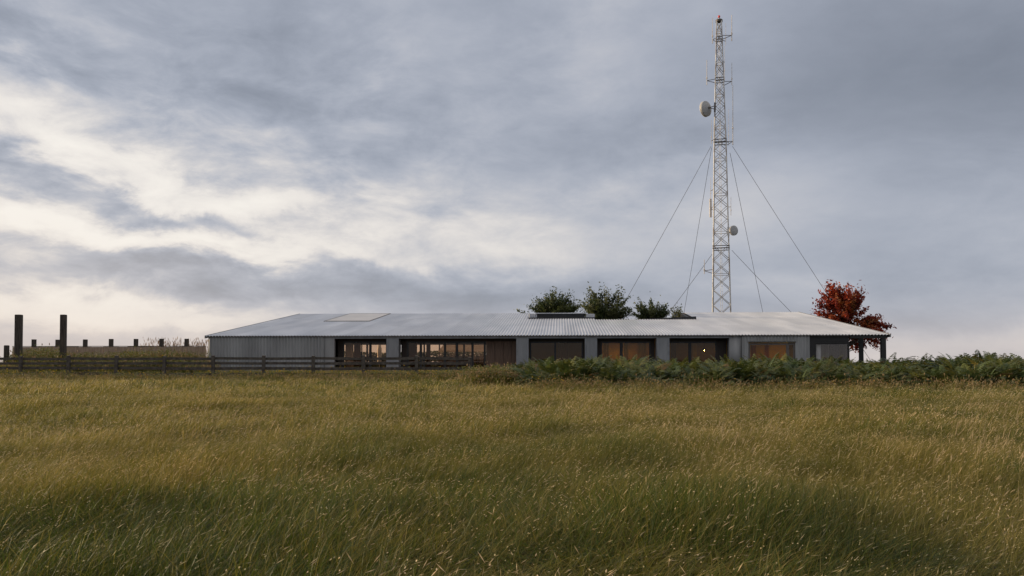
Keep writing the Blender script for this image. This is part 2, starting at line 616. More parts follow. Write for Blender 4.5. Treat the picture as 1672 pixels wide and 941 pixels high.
def slab(mb, xa, xb, ya, yb, lo, hi):
    mb.hexa([(xa, ya, rz(ya) + lo), (xb, ya, rz(ya) + lo), (xa, yb, rz(yb) + lo), (xb, yb, rz(yb) + lo),
             (xa, ya, rz(ya) + hi), (xb, ya, rz(ya) + hi), (xa, yb, rz(yb) + hi), (xb, yb, rz(yb) + hi)])


fr = MB()
slab(fr, p0[0], p0[0] + .09, py0, py1, -.02, .055)
slab(fr, p1[0] - .09, p1[0], py0, py1, -.02, .055)
slab(fr, p0[0] + .092, p1[0] - .092, py0, py0 + .25, -.02, .055)
slab(fr, p0[0] + .092, p1[0] - .092, py1 - .25, py1, -.02, .055)
rl = part(fr, 'rooflight', M['steeldark'])
fr = MB()
slab(fr, p0[0] + .093, p1[0] - .093, py0 + .252, py1 - .252, -.01, .045)
fr.build('rooflight_panel', M['poly'], rl)

# ---- windows
GY = 1.0


def window(us, v_top, y=GY, sill=FL + .02, m=.14, glass='bronze', frame='dark', muls=(), head=.12, name='window'):
    """Frame with one pane child per bay; us = outer photo columns, muls = (column, width m)"""
    xa, xb = lx(us[0], y), lx(us[1], y)
    zt = lz(v_top, (xa + xb) / 2, y)
    f = MB()
    f.box(xa, xa + m, y, y + .1, sill, zt)
    f.box(xb - m, xb, y, y + .1, sill, zt)
    f.box(xa + m, xb - m, y + .002, y + .098, zt - head, zt)
    f.box(xa + m, xb - m, y + .002, y + .098, sill, sill + .1)
    edges = [xa + m]
    for u, w in muls:
        c = lx(u, y)
        f.box(c - w / 2, c + w / 2, y - .003, y + .103, sill + .1, zt - head)
        edges += [c - w / 2, c + w / 2]
    edges.append(xb - m)
    o = part(f, name, M[frame])
    for a, b in zip(edges[0::2], edges[1::2]):
        p = MB()
        p.box(a - .01, b + .01, y + .045, y + .055, sill + .09, zt - head + .01)
        p.build('pane', M[glass], o)
    return xa, xb, zt


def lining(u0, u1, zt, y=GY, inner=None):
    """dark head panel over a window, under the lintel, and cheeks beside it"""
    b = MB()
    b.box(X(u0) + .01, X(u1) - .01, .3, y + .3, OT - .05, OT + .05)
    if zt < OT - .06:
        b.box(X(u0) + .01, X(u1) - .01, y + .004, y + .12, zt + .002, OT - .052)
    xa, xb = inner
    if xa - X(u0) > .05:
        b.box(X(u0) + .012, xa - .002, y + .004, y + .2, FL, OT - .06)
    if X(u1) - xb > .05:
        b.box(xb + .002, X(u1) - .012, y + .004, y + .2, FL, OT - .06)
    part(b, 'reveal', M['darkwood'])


VT = 557.8
a, b, zt = window((560, 632), VT, muls=((590.5, .07), (604.5, .2)), m=.1)
lining(546, 631, zt, inner=(a, min(b, X(631) - .02)))
a, b, zt = window((664, 793), VT, muls=((687, .2), (692.5, .12), (726.5, .18), (746, .2), (771.5, .18)), m=.16)
lining(651, 843, zt, inner=(a, X(843) - .012))
# timber panels beside the glazing
edges = [lx(u, GY) for u in (793.5, 808, 822, 835, 845)]
for e0, e1 in zip(edges, edges[1:]):
    w = MB()
    w.box(e0 + .012, e1 - .012, GY + .01, GY + .06, FL, OT - .08)
    part(w, 'timber_panel', M['woodpanel'])
a, b, zt = window((865, 952), VT, glass='amber', muls=((906.5, .16),), m=.12)
lining(863, 955, zt, inner=(a, b))
a, b, zt = window((981, 1062), VT, glass='amber', muls=((1014.5, .24),), m=.1)
lining(975, 1072, zt, inner=(a, b))
a, b, zt = window((1091, 1170), VT, glass='amber', muls=((1126.5, .24),), m=.1)
lining(1093, 1191, zt, inner=(max(a, X(1093) + .02), b))
a, b, zt = window((1221.5, 1298.5), 560.5, glass='amber', y=.10, sill=ws + .005, m=.16, frame='frame_brown', muls=((1286, .22),), head=.14)
# corner glazing: front and side
a, b, zt = window((1330, 1387), 560, y=.25, m=.12, glass='clear')
cl_x0 = a
bb = MB()
bb.box(X(1322) + .01, a - .004, .2, .5, 0, EAVE - .09)
bb.box(a, X(1387), .2, .4, zt + .004, EAVE - .09)
part(bb, 'reveal', M['dark'])
f = MB()
f.box(xe - .1, xe, .36, .5, FL, zt)
f.box(xe - .1, xe, 4.36, 4.49, FL, zt)
f.box(xe - .09, xe - .01, .5, 4.36, zt - .12, zt)
f.box(xe - .09, xe - .01, .5, 4.36, FL, FL + .1)
f.box(xe - .1, xe, .41, 4.49, zt + .004, EAVE - .09)
o = part(f, 'side_window', M['dark'])
p = MB()
p.box(xe - .055, xe - .045, .49, 4.37, FL + .09, zt - .11)
p.build('pane', M['clear'], o)

# rear glazing frame of the hall (posts only, wide panes)
f = MB()
rm = [ha, lx(600, RIDGE), lx(652, RIDGE), lx(700, RIDGE), lx(758, RIDGE), hb]
for xm in rm:
    f.box(xm - .1, xm + .1, RIDGE - .2, RIDGE - .08, FL, rtop + .01)
f.box(ha, hb, RIDGE - .19, RIDGE - .09, rtop - .12, rtop + .012)
o = part(f, 'rear_window', M['dark'])
for xa, xb in zip(rm, rm[1:]):
    p = MB()
    p.box(xa + .1, xb - .1, RIDGE - .145, RIDGE - .135, FL, rtop - .12)
    p.build('pane', M['clear'], o)

# partitions and back walls inside
def vwall(mb, x, ya, yb, th=.12):
    mb.hexa([(x, ya, FL), (x + th, ya, FL), (x, yb, FL), (x + th, yb, FL),
             (x, ya, rz(ya) - .1), (x + th, ya, rz(ya) - .1), (x, yb, rz(yb) - .1), (x + th, yb, rz(yb) - .1)])


mb = MB()
vwall(mb, ha - .4, .3, RIDGE - .3)
part(mb, 'interior_wall', M['interior'])
mb = MB()
vwall(mb, lx(846), 1.3, RIDGE - .3)
part(mb, 'interior_wall', M['interior'])
mb = MB()
hx0 = lx(846) + .13
mb.box(hx0, lx(1322, 6) + .1, 5.2, 5.35, FL, rz(5.2) - .1)
for u in (965, 1082, 1200):
    vwall(mb, X(u), 1.25, 5.19)
part(mb, 'interior_wall', M['intwarm'])
mb = MB()
vwall(mb, X(1318), .35, 7.5)
mb.box(X(1318) + .13, xe - .26, 7.5, 7.65, FL, rz(7.5) - .1)
part(mb, 'interior_wall', M['slate'])
# inner hall partition seen through the big window: a timber box room
mb = MB()
mb.box(lx(668, 12), lx(681, 12), 11, 12, FL, 3.1)
part(mb, 'interior_partition', M['woodwarm'])
mb = MB()
mb.box(lx(697, 9), lx(703, 9), 8.7, 9, FL, 3.0)
part(mb, 'interior_partition', M['woodwarm'])

# porch posts and beams
py = [.12, 4.7, 9.4, 14.1, 18.8, RIDGE - .2]
px_ = X(1443)
for i, yy in enumerate(py):
    hw = .17 if i == 0 else .15
    p = MB()
    p.box(px_ - hw, px_ + hw, yy - hw, yy + hw, 0, rz(yy) - .33)
    part(p, 'porch_post', M['dark'])
p = MB()
p.box(X(1388) + .01, px_ + .3, .0, .16, EAVE - .3, EAVE - .09)
part(p, 'porch_beam', M['dark'])
p = MB()
p.hexa([(px_ - .1, .17, rz(.17) - .34), (px_ + .1, .17, rz(.17) - .34), (px_ - .1, RIDGE, rz(RIDGE) - .34), (px_ + .1, RIDGE, rz(RIDGE) - .34),
        (px_ - .1, .17, rz(.17) - .09), (px_ + .1, .17, rz(.17) - .09), (px_ - .1, RIDGE, rz(RIDGE) - .09), (px_ + .1, RIDGE, rz(RIDGE) - .09)])
part(p, 'porch_beam', M['dark'])
p = MB()
p.box(px_ + .3, xr, -.1, .1, EAVE - .22, EAVE - .09)
part(p, 'porch_beam', M['dark'])

# paved terrace before the house
tb = MB()
tb.box(X(548), X(845), -2.2, .34, .0, .10)
o = tb.build('terrace', M['brick'])
o.location, o.rotation_euler = BO, (0, 0, -YAW)
tag(o, 'terracotta paved terrace along the front of the house', 'terrace', kind='structure')


def curtain(u0, u1, y, zt, m, label, folds=.22):
    xa, xb = lx(u0, y), lx(u1, y)
    mb = MB()
    n = max(8, int((xb - xa) / folds * 8))
    k = 0
    for i in range(n + 1):
        x = xa + (xb - xa) * i / n
        yy = y + .05 * math.sin(2 * math.pi * (x + .02 * math.sin(x * 5)) / folds) + .015 * math.sin(x * 9)
        for z in (FL + .04, zt):
            mb.v.append((x, yy, z))
            mb.v.append((x, yy + .012, z))
    for i in range(n):
        a, b = 4 * i, 4 * i + 4
        mb.f += [(a, b, b + 2, a + 2), (a + 1, a + 3, b + 3, b + 1), (a + 2, b + 2, b + 3, a + 3), (a, a + 1, b + 1, b)]
    o = mb.build('curtain', m, None, True)
    o.location, o.rotation_euler = BO, (0, 0, -YAW)
    tag(o, label, 'curtain', 'curtains hanging inside the windows')


ZT = lz(VT, 0, GY) - .05
curtain(564, 577, 1.5, ZT, M['greycloth'], 'pale grey curtain at the left side of the leftmost window')
curtain(578, 589, 1.6, ZT, M['brownCloth'], 'brown curtain beside the grey one in the leftmost window')
curtain(985, 994, 1.4, ZT, M['mustard'], 'narrow mustard curtain left of the middle post in the yellow window')
curtain(1019, 1026, 1.45, ZT, M['mustard'], 'mustard curtain just right of the middle post in the yellow window')
curtain(1042, 1056, 1.55, ZT, M['mustard'], 'mustard curtain at the right edge of the yellow window')
curtain(1131, 1138, 1.5, ZT, M['mustard'], 'gathered ochre curtain in the window before the flat grey wall panel')
curtain(1095, 1104, 1.7, ZT, M['brownCloth'], 'narrow brown curtain at the left edge of the window before the flat grey wall panel')
curtain(911, 927, 1.7, ZT, M['brownCloth'], 'dark brown curtain in the window under the black roof box')
curtain(1248, 1256, .55, wt - .2, M['orange'], 'rust orange curtain in the middle of the small brown framed window')
curtain(1226, 1234, .75, wt - .2, M['orange'], 'rust orange curtain at the left of the small brown framed window')
curtain(1333, 1340, .7, zt - .15, M['parasol'], 'white curtain at the left edge of the corner window by the porch')

# ---- one small lit pendant lamp; two more added behind posts to warm the rooms
bulb, bnt, bout = new_mat('lit_bulb')
be = N(bnt, 'ShaderNodeEmission')
be.inputs[0].default_value = (1, .66, .26, 1)
be.inputs[1].default_value = 300
bnt.links.new(be.outputs[0], bout.inputs[0])
M['bulb'] = bulb
for u, yy, z, rb, lab in ((1014.5, 3.1, 2.05, .06, 'added pendant lamp hidden behind the middle post of the yellow window to warm the room'),
                          (1150, 3.0, 2.15, .022, 'small lit pendant lamp in the window before the flat grey wall panel'),
                          (1286, 2.6, 2.1, .075, 'added pendant lamp hidden behind the post of the small brown framed window to warm the room')):
    x = lx(u, yy)
    p = w_of(x, yy, z)
    r = empty('pendant_lamp', p, -YAW, label=lab, cat='lamp', group='lit pendant lamps inside the house')
    t = MB()
    t.lathe([(.001, -rb), (rb * .7, -rb * .7), (rb, 0), (rb * .7, rb * .7), (.02, rb)], (0, 0, 0), (0, 0, 1), 14)
    t.build('bulb', M['bulb'], r, True)
    t = MB()
    t.lathe([(.17, .03), (.15, .14), (.05, .2), (.03, .26)], (0, 0, 0), (0, 0, 1), 18)
    t.build('lamp_shade', M['dark'], r, True)
    t = MB()
    t.tube([(0, 0, .25), (0, 0, rz(yy) - .1 - z)], .012, 6)
    t.build('cord', M['dark'], r)

# ---- things seen through the hall: folded parasol, shed, hedge


def parasol():
    b = at(619.5, 592, 92)
    r = empty('parasol', (b.x, b.y, 0), label='closed white parasol standing behind the house, seen through the leftmost window', cat='parasol')
    p = MB()
    p.tube([(0, 0, 0), (0, 0, 3.4)], .03, 8)
    p.build('pole', M['white'], r)
    p = MB()
    n = 24
    prof = [(.05, 3.4), (.16, 3.1), (.22, 2.6), (.20, 2.0), (.17, 1.5), (.19, 1.25)]
    for rr, h in prof:
        for j in range(n):
            t = 2 * math.pi * j / n
            q = rr * (1 + .22 * math.cos(8 * t))
            p.v.append((q * math.cos(t), q * math.sin(t), h))
    for i in range(len(prof) - 1):
        for j in range(n):
            p.f.append((i * n + j, i * n + (j + 1) % n, (i + 1) * n + (j + 1) % n, (i + 1) * n + j))
    p.build('canopy', M['parasol'], r, True)
    p = MB()
    p.lathe([(.32, 0), (.32, .08), (.06, .12), (.05, .3)], (0, 0, 0), (0, 0, 1), 16)
    p.build('base', M['steeldark'], r)


parasol()


def shed():
    a, b = at(716, 592, 96), at(800, 592, 96)
    r = empty('shed', (a.x, a.y, 0), label='open timber shed with plank gable behind the house, seen through the wide window', cat='shed')
    L = b.x - a.x
    p = MB()
    for k in range(7):
        z = 2.45 + k * .14
        p.box(0 + .1 * k, L, -.03 - .01 * (k % 2), .03, z, z + .125)
    p.build('plank_wall', M['paleplank'], r)
    for x in (.1, L * .33, L * .66, L - .1):
        p = MB()
        p.box(x - .08, x + .08, .04, .2, 0, 3.4)
        p.build('post', M['darkwood'], r)
    p = MB()
    p.box(0, L, .1, 4, 3.45, 3.53)
    p.build('roof', M['roof'], r)
    p = MB()
    p.box(0, L, .22, .3, 0, 1.9)
    p.build('lower_wall', M['darkwood'], r)


shed()

# ------------------------------------------------------------------ vegetation helpers


def grass_arrays(n, rad, h, w, lean, sd, cols, seed_p=0.0, seed_col=(.5, .38, .22), seed_len=.06, seed_r=.008, r=None, shape='disc'):
    """n curved tapering blades as numpy arrays"""
    r = r or rng
    ang = r.uniform(0, 2 * np.pi, n)
    rr = rad * np.sqrt(r.uniform(0, 1, n))
    root = np.stack([rr * np.cos(ang), rr * np.sin(ang), np.zeros(n)], 1)
    H = r.uniform(h[0], h[1], n) * (1 - .25 * (rr / rad) ** 2)
    L = np.stack([r.normal(lean[0], sd, n), r.normal(lean[1], sd, n)], 1)
    mag = np.linalg.norm(L, axis=1)
    wa = r.uniform(0, 2 * np.pi, n)
    W = np.stack([np.cos(wa), np.sin(wa), np.zeros(n)], 1) * (w * r.uniform(.6, 1.3, n))[:, None]
    ts = np.array([0, .35, .7, 1.0])

    def pos(t):
        z = H * t * (1 - .30 * np.minimum(mag, 1.6) * t)
        return np.stack([root[:, 0] + L[:, 0] * H * t ** 1.8, root[:, 1] + L[:, 1] * H * t ** 1.8, z], 1)

    P = [pos(t) for t in ts]
    V = np.stack([P[0] - W * .5, P[0] + W * .5, P[1] - W * .45, P[1] + W * .45, P[2] - W * .3, P[2] + W * .3, P[3]], 1)
    base = np.arange(n) * 7
    F4 = np.concatenate([np.stack([base, base + 1, base + 3, base + 2], 1), np.stack([base + 2, base + 3, base + 5, base + 4], 1)])
    F3 = np.stack([base + 4, base + 5, base + 6], 1)
    cols = np.asarray(cols)
    pick = r.integers(0, len(cols), n)
    C = cols[pick] * r.uniform(.75, 1.25, n)[:, None]
    C = np.repeat(C[:, None, :], 7, 1)
    V = V.reshape(-1, 3)
    C = C.reshape(-1, 3)
    faces = F4.tolist() + F3.tolist()
    if seed_p:
        idx = np.nonzero(r.uniform(0, 1, n) < seed_p)[0]
        d = P[3][idx] - P[2][idx]
        d /= np.linalg.norm(d, axis=1)[:, None] + 1e-6
        k0 = len(V)
        sl = seed_len * r.uniform(.6, 1.3, len(idx))[:, None]
        tip = P[3][idx]
        side = np.cross(d, np.array([0, 0, 1.0]))
        side /= np.linalg.norm(side, axis=1)[:, None] + 1e-6
        up = np.cross(side, d)
        m_ = tip + d * sl * .4
        S = np.stack([tip - d * sl * .2, m_ + side * seed_r, m_ + up * seed_r, m_ - side * seed_r, m_ - up * seed_r, tip + d * sl], 1)
        b = k0 + np.arange(len(idx)) * 6
        for q in ((0, 1, 2), (0, 2, 3), (0, 3, 4), (0, 4, 1), (5, 2, 1), (5, 3, 2), (5, 4, 3), (5, 1, 4)):
            faces += np.stack([b + q[0], b + q[1], b + q[2]], 1).tolist()
        sc = np.asarray(seed_col) * r.uniform(.7, 1.2, len(idx))[:, None]
        V = np.concatenate([V, S.reshape(-1, 3)])
        C = np.concatenate([C, np.repeat(sc[:, None, :], 6, 1).reshape(-1, 3)])
    return V, faces, C


def merge(parts):
    V, Fs, C, k = [], [], [], 0
    for v, f, c in parts:
        V.append(v)
        C.append(c)
        Fs += [tuple(i + k for i in q) for q in f]
        k += len(v)
    return np.concatenate(V), Fs, np.concatenate(C)


def source(name, arrays, m, coll):
    V, Fs, C = arrays
    me = bpy.data.meshes.new(name)
    me.from_pydata(V.tolist(), [], Fs)
    ca = me.color_attributes.new('Col', 'FLOAT_COLOR', 'POINT')
    ca.data.foreach_set('color', np.concatenate([C, np.ones((len(C), 1))], 1).astype(np.float32).ravel())
    me.materials.append(m)
    o = bpy.data.objects.new(name, me)
    coll.objects.link(o)
    return o


def scatter(name, pts, rots, scls, idx, coll, label, cat):
    """One object that carries many tufts of ground cover through geometry nodes."""
    me = bpy.data.meshes.new(name)
    me.from_pydata([tuple(p) for p in pts], [], [])
    a = me.attributes.new('rot', 'FLOAT_VECTOR', 'POINT')
    a.data.foreach_set('vector', np.asarray(rots, np.float32).ravel())
    a = me.attributes.new('scl', 'FLOAT_VECTOR', 'POINT')
    a.data.foreach_set('vector', np.asarray(scls, np.float32).ravel())
    a = me.attributes.new('idx', 'INT', 'POINT')
    a.data.foreach_set('value', np.asarray(idx, np.int32))
    o = bpy.data.objects.new(name, me)
    COL.objects.link(o)
    ng = bpy.data.node_groups.new(name + '_scatter', 'GeometryNodeTree')
    ng.interface.new_socket('Geometry', in_out='INPUT', socket_type='NodeSocketGeometry')
    ng.interface.new_socket('Geometry', in_out='OUTPUT', socket_type='NodeSocketGeometry')
    gi, go = ng.nodes.new('NodeGroupInput'), ng.nodes.new('NodeGroupOutput')
    ip = ng.nodes.new('GeometryNodeInstanceOnPoints')
    ci = ng.nodes.new('GeometryNodeCollectionInfo')
    ci.inputs['Collection'].default_value = coll
    ci.inputs['Separate Children'].default_value = True
    ci.inputs['Reset Children'].default_value = True
    ip.inputs['Pick Instance'].default_value = True

    def named(nm, ty):
        n = ng.nodes.new('GeometryNodeInputNamedAttribute')
        n.data_type = ty
        n.inputs['Name'].default_value = nm
        return n.outputs['Attribute']
    L = ng.links.new
    L(gi.outputs[0], ip.inputs['Points'])
    L(ci.outputs[0], ip.inputs['Instance'])
    L(named('idx', 'INT'), ip.inputs['Instance Index'])
    L(named('rot', 'FLOAT_VECTOR'), ip.inputs['Rotation'])
    L(named('scl', 'FLOAT_VECTOR'), ip.inputs['Scale'])
    L(ip.outputs[0], go.inputs[0])
    md = o.modifiers.new('scatter', 'NODES')
    md.node_group = ng
    return tag(o, label, cat, kind='stuff')


def vnoise(x, y, s, seed=0):
    """cheap smooth value noise in 0..1"""
    x, y = x * s, y * s
    xi, yi = math.floor(x), math.floor(y)
    fx, fy = x - xi, y - yi

    def h(i, j):
        n = math.sin(i * 127.1 + j * 311.7 + seed * 74.7) * 43758.5453
        return n - math.floor(n)
    fx, fy = fx * fx * (3 - 2 * fx), fy * fy * (3 - 2 * fy)
    return (h(xi, yi) * (1 - fx) + h(xi + 1, yi) * fx) * (1 - fy) + (h(xi, yi + 1) * (1 - fx) + h(xi + 1, yi + 1) * fx) * fy


GREEN = [(.145, .150, .020), (.17, .17, .024), (.115, .125, .018), (.20, .185, .030)]
LUSH_VIGNETTE = [(.070, .100, .015), (.095, .125, .019), (.055, .080, .013), (.12, .145, .022)]  # lush greens, darkened so the near corners imitate lens falloff
OLIVE = [(.22, .19, .038), (.26, .21, .046), (.18, .165, .034)]
STRAW = [(.42, .32, .11), (.34, .265, .085), (.50, .39, .16), (.29, .225, .07)]
THATCH = [(.20, .15, .075), (.15, .115, .06), (.26, .20, .10)]
SEED = (.72, .58, .38)

# near, middle and far tufts, each in lush / mixed / straw mixes (order: lod*9 + mix*3 + variant)
gc = bpy.data.collections.new('grass_tufts')
LOD = [(860, .0042, .60, 1.0), (400, .0095, .62, 1.6), (210, .019, .66, 2.3)]
i = 0
for n, w, rad, sw in LOD:
    for mix in range(3):
        for k in range(3):
            ln = (.42, -.05)
            g1, g2, g3 = ((.74, .20, .06), (.54, .33, .13), (.42, .36, .22))[mix]
            hh = ((.17, .40), (.15, .37), (.14, .34))[mix]
            ps = [grass_arrays(int(n * g1), rad, hh, w * (1.3 if mix == 0 else 1), ln, .55, LUSH_VIGNETTE if mix == 0 else GREEN),
                  grass_arrays(int(n * g2), rad, (hh[0] + .04, hh[1] + .04), w, ln, .45, OLIVE),
                  grass_arrays(int(n * g3), rad, (.22, .47), w * .75, (.55, -.05), .28, STRAW, seed_p=.24,
                               seed_col=SEED, seed_len=.042 * (1 + .2 * (sw - 1)), seed_r=.0024 * sw),
                  grass_arrays(int(n * (.022, .030, .028)[LOD.index((n, w, rad, sw))]), rad, (.26, .48), w * .5, (.5, -.05), .35, STRAW, seed_p=1.0, seed_col=(.88, .74, .50), seed_len=.011 * sw, seed_r=.0036 * sw ** .8),  # tiny seeds coloured near-white to paint in bright glints
                  grass_arrays(int(n * .16), rad, (.10, .22), w, (.6, -.1), 1.1, THATCH)]
            source('grass_tuft_%02d' % i, merge(ps), M['grass'], gc)
            i += 1


for n, w, rad, sw in LOD:                  # tall thin bents, few to a tuft
    source('grass_tuft_%02d' % i, grass_arrays(9, rad * .8, (.42, .66), w * .55, (.34, -.04), .18, STRAW, seed_p=.95,
                                               seed_col=(.60, .47, .29), seed_len=.07 * sw ** .5, seed_r=.0032 * sw), M['grass'], gc)
    i += 1


def front_edge(u):
    """depth where the field ends: fence on the left, bracken on the right"""
    if u < 740:
        return 48.0
    if u < 880:
        return 48 + (30.5 - 48) * sstep(740, 880, u)
    return 30.5


pts, rots, scls, idx = [], [], [], []


def add_tuft(x, y, lod, sc_):
    n1 = vnoise(x - y * .25, y * .45, .30, 1) * .5 + vnoise(x - y * .3, y * .5, .8, 2) * .5
    n1 += .10 - .26 * (1 - sstep(4.0, 7.5, y)) * sstep(.10, .45, abs(x / y + .05)) - .09 * sstep(18, 34, y)  # pushes near corners to the darkest mix, painting in vignette
    n1 += random.uniform(-.2, .2)
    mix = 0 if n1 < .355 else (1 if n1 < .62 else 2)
    hs = .52 + .98 * vnoise(x, y, .75, 5) + (.12 if mix == 0 else 0)
    pts.append((x, y, ground_h(x, y) - .01))
    rots.append((random.gauss(0, .07), random.gauss(0, .07), random.uniform(-.6, .6)))
    scls.append((sc_ * random.choice((1, 1, 1, -1 if random.random() < .3 else 1)), sc_, sc_ ** .3 * hs * .80))
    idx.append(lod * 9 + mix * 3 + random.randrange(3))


y = 1.6
while y < 62:
    lod = 0 if y < 11 else (1 if y < 24 else 2)
    st = (.50, .62, .85)[lod]
    hw = .66 * y + 4
    x = -hw
    while x < hw:
        xx, yy = x + random.uniform(-.5, .5) * st, y + random.uniform(-.5, .5) * st
        u = 836 + F * xx / yy
        if yy < front_edge(u) + 3 and yy > 1.3:
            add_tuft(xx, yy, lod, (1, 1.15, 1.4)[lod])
        x += st
    y += st
for k in range(900):
    yy = 3.2 + 40 * random.random() ** 1.4
    xx = random.uniform(-.66, .66) * yy
    if vnoise(xx, yy, .35, 12) < .52 or yy > front_edge(836 + F * xx / yy) - 1:
        continue
    lod = 0 if yy < 11 else (1 if yy < 24 else 2)
    pts.append((xx, yy, ground_h(xx, yy) - .01))
    rots.append((0, random.gauss(.06, .05), random.uniform(-.4, .4)))
    scls.append((.7, .7, random.uniform(.9, 1.3)))
    idx.append(27 + lod)
scatter('grass', pts, rots, scls, idx, gc, 'long meadow grass with pale dry seed heads leaning in the wind across the field', 'grass')
print('grass tufts', len(pts))

# rough grass beyond the fence, as far as the horizon
pts, rots, scls, idx = [], [], [], []
for k in range(2600):
    Y = 51 + 90 * random.random() ** 1.6
    x = random.uniform(-.75, .75) * Y
    d = w_of(0, 0)
    # house frame
    q = Vector((x - BO.x, Y - BO.y))
    lxx, lyy = q.x * BC - q.y * BS, q.x * BS + q.y * BC
    if xl - .3 < lxx < xr + .2 and -2.4 < lyy < RIDGE + .5:
        continue
    s = random.uniform(1.3, 1.9)
    pts.append((x, Y, ground_h(x, Y)))
    rots.append((0, 0, random.uniform(-.6, .6)))
    scls.append((s, s, s * .85))
    idx.append(18 + random.choice((0, 1, 2, 3, 4, 5)))
scatter('rough_grass', pts, rots, scls, idx, gc, 'rough green grass on the level ground beyond the fence', 'grass')

# ---- bracken


def fern_arrays(n_fronds, L, col, r, sedge=18):
    V, Fs, C = [], [], []

    def quad(p, c):
        k = len(V)
        V.extend(p)
        Fs.append(tuple(range(k, k + len(p))))
        C.extend([c] * len(p))
    for _ in range(n_fronds):
        az = r.uniform(0, 2 * math.pi)
        el = r.uniform(R(40), R(86))
        ln = L * r.uniform(.65, 1.15)
        out = np.array([math.cos(az), math.sin(az), 0])
        side = np.array([-math.sin(az), math.cos(az), 0])
        p = np.array([r.uniform(-.3, .3), r.uniform(-.3, .3), 0.0])
        cc = np.array(col[r.integers(len(col))]) * r.uniform(.7, 1.25)
        ns = 18
        dl = ln / ns
        bend = r.uniform(R(60), R(135)) / ns
        for k in range(ns):
            t = k / ns
            d = out * math.cos(el) + np.array([0, 0, 1]) * math.sin(el)
            q = p + d * dl
            sw = .006
            quad([p - side * sw, p + side * sw, q + side * sw, q - side * sw], cc * .9)
            if t > .22:
                w = .145 * L * math.sin(math.pi * min(1, (t - .15) / .85) ** .75) * r.uniform(.8, 1.15) + .02
                nrm = np.cross(side, d)
                for s in (-1, 1):
                    tip = p + side * s * w + d * w * .45 - np.array([0, 0, 1]) * w * r.uniform(.1, .4)
                    mid = (p + tip) / 2
                    hwid = d * dl * r.uniform(.38, .55)
                    quad([p, mid - hwid, tip, mid + hwid], cc * r.uniform(.8, 1.2))
            p = q
            el -= bend * (.4 + 1.2 * t)
    V = np.array(V)
    C = np.array(C)
    sg = grass_arrays(sedge, .35, (.55 * L, .98 * L), .022, (0, 0), .6, [(.17, .19, .035), (.30, .24, .08), (.10, .14, .03), (.36, .30, .06), (.12, .17, .05)])
    return merge([(V, Fs, C), sg])


FERN = [(0.083, 0.109, 0.03), (0.113, 0.13, 0.032), (0.057, 0.077, 0.031), (0.144, 0.148, 0.034), (0.211, 0.17, 0.043), (0.068, 0.092, 0.031), (0.098, 0.12, 0.03), (0.068, 0.099, 0.033), (0.129, 0.134, 0.031), (0.189, 0.113, 0.043), (0.045, 0.067, 0.029), (0.09, 0.113, 0.031), (0.068, 0.097, 0.031), (0.108, 0.13, 0.034)]
fc = bpy.data.collections.new('fern_clumps')
for i in range(6):
    r_ = np.random.default_rng(40 + i)
    source('fern_clump_%02d' % i, fern_arrays(44, .95, FERN, r_, sedge=(8, 24, 5, 16, 8, 34)[i]), M['fern'], fc)
pts, rots, scls, idx = [], [], [], []
for k in range(3600):
    Y = 29.5 + 36 * random.random() ** 1.5
    u = random.uniform(790, 1860)
    lim = 31.0 if u > 880 else 31 + 15 * (1 - sstep(800, 880, u))
    if Y < lim + .8 * (vnoise(u * .02, Y, 1, 3) - .5):
        continue
    P = at(u, HOR, Y)
    q = Vector((P.x - BO.x, P.y - BO.y))
    lxx, lyy = q.x * BC - q.y * BS, q.x * BS + q.y * BC
    if xl - .3 < lxx < xr - 1.2 and lyy > -1.3:
        continue
    if random.random() > .55 and Y > 45:
        continue
    # top of the mass follows the photograph: a little lower mid-right, higher at the far right
    top = 1.26 + .10 * vnoise(u * .012, Y * .2, 1, 9) + .07 * math.sin(u * .021)
    top += .24 * sstep(1530, 1600, u) - .12 * sstep(1470, 1510, u) * (1 - sstep(1530, 1570, u))
    top *= .62 + .38 * sstep(800, 900, u)
    front = sstep(lim, lim + 3.5, Y)
    s = top * (.80 + .26 * front) * random.uniform(.55, 1.18)
    pts.append((P.x, P.y, -.02))
    rots.append((random.gauss(0, .2), random.gauss(0, .2), random.uniform(0, 6.28)))
    scls.append((s * 1.1, s * 1.1, s))
    idx.append(random.randrange(6))
scatter('bracken', pts, rots, scls, idx, fc, 'dense belt of dark green bracken and sedge between the field and the house', 'bracken')
print('ferns', len(pts))

# taller single plants that stand out against the sky by the porch
for (u, v, Y, lab) in ((1457, 572, 40, 'bushy dark fern standing up just right of the porch corner post'),
                       (1487, 580, 38, 'spreading fern against the sky midway between porch and right edge'),
                       (1600, 578, 36, 'tall fern rising above the bracken near the right edge of the field')):
    P = at(u, HOR, Y)
    hgt = at(u, v, Y).z
    r_ = np.random.default_rng(int(u))
    V, Fs, C = fern_arrays(40, hgt / .80, FERN, r_, sedge=0)
    me = MB()
    me.v, me.f = V.tolist(), Fs
    o = me.build('fern', M['fern'], colors=np.concatenate([C, np.ones((len(C), 1))], 1))
    o.location = (P.x, P.y, 0)
    tag(o, lab, 'fern', 'ferns standing out against the sky')

# ---- weeds with yellow flowers along the fence, house front and the bank


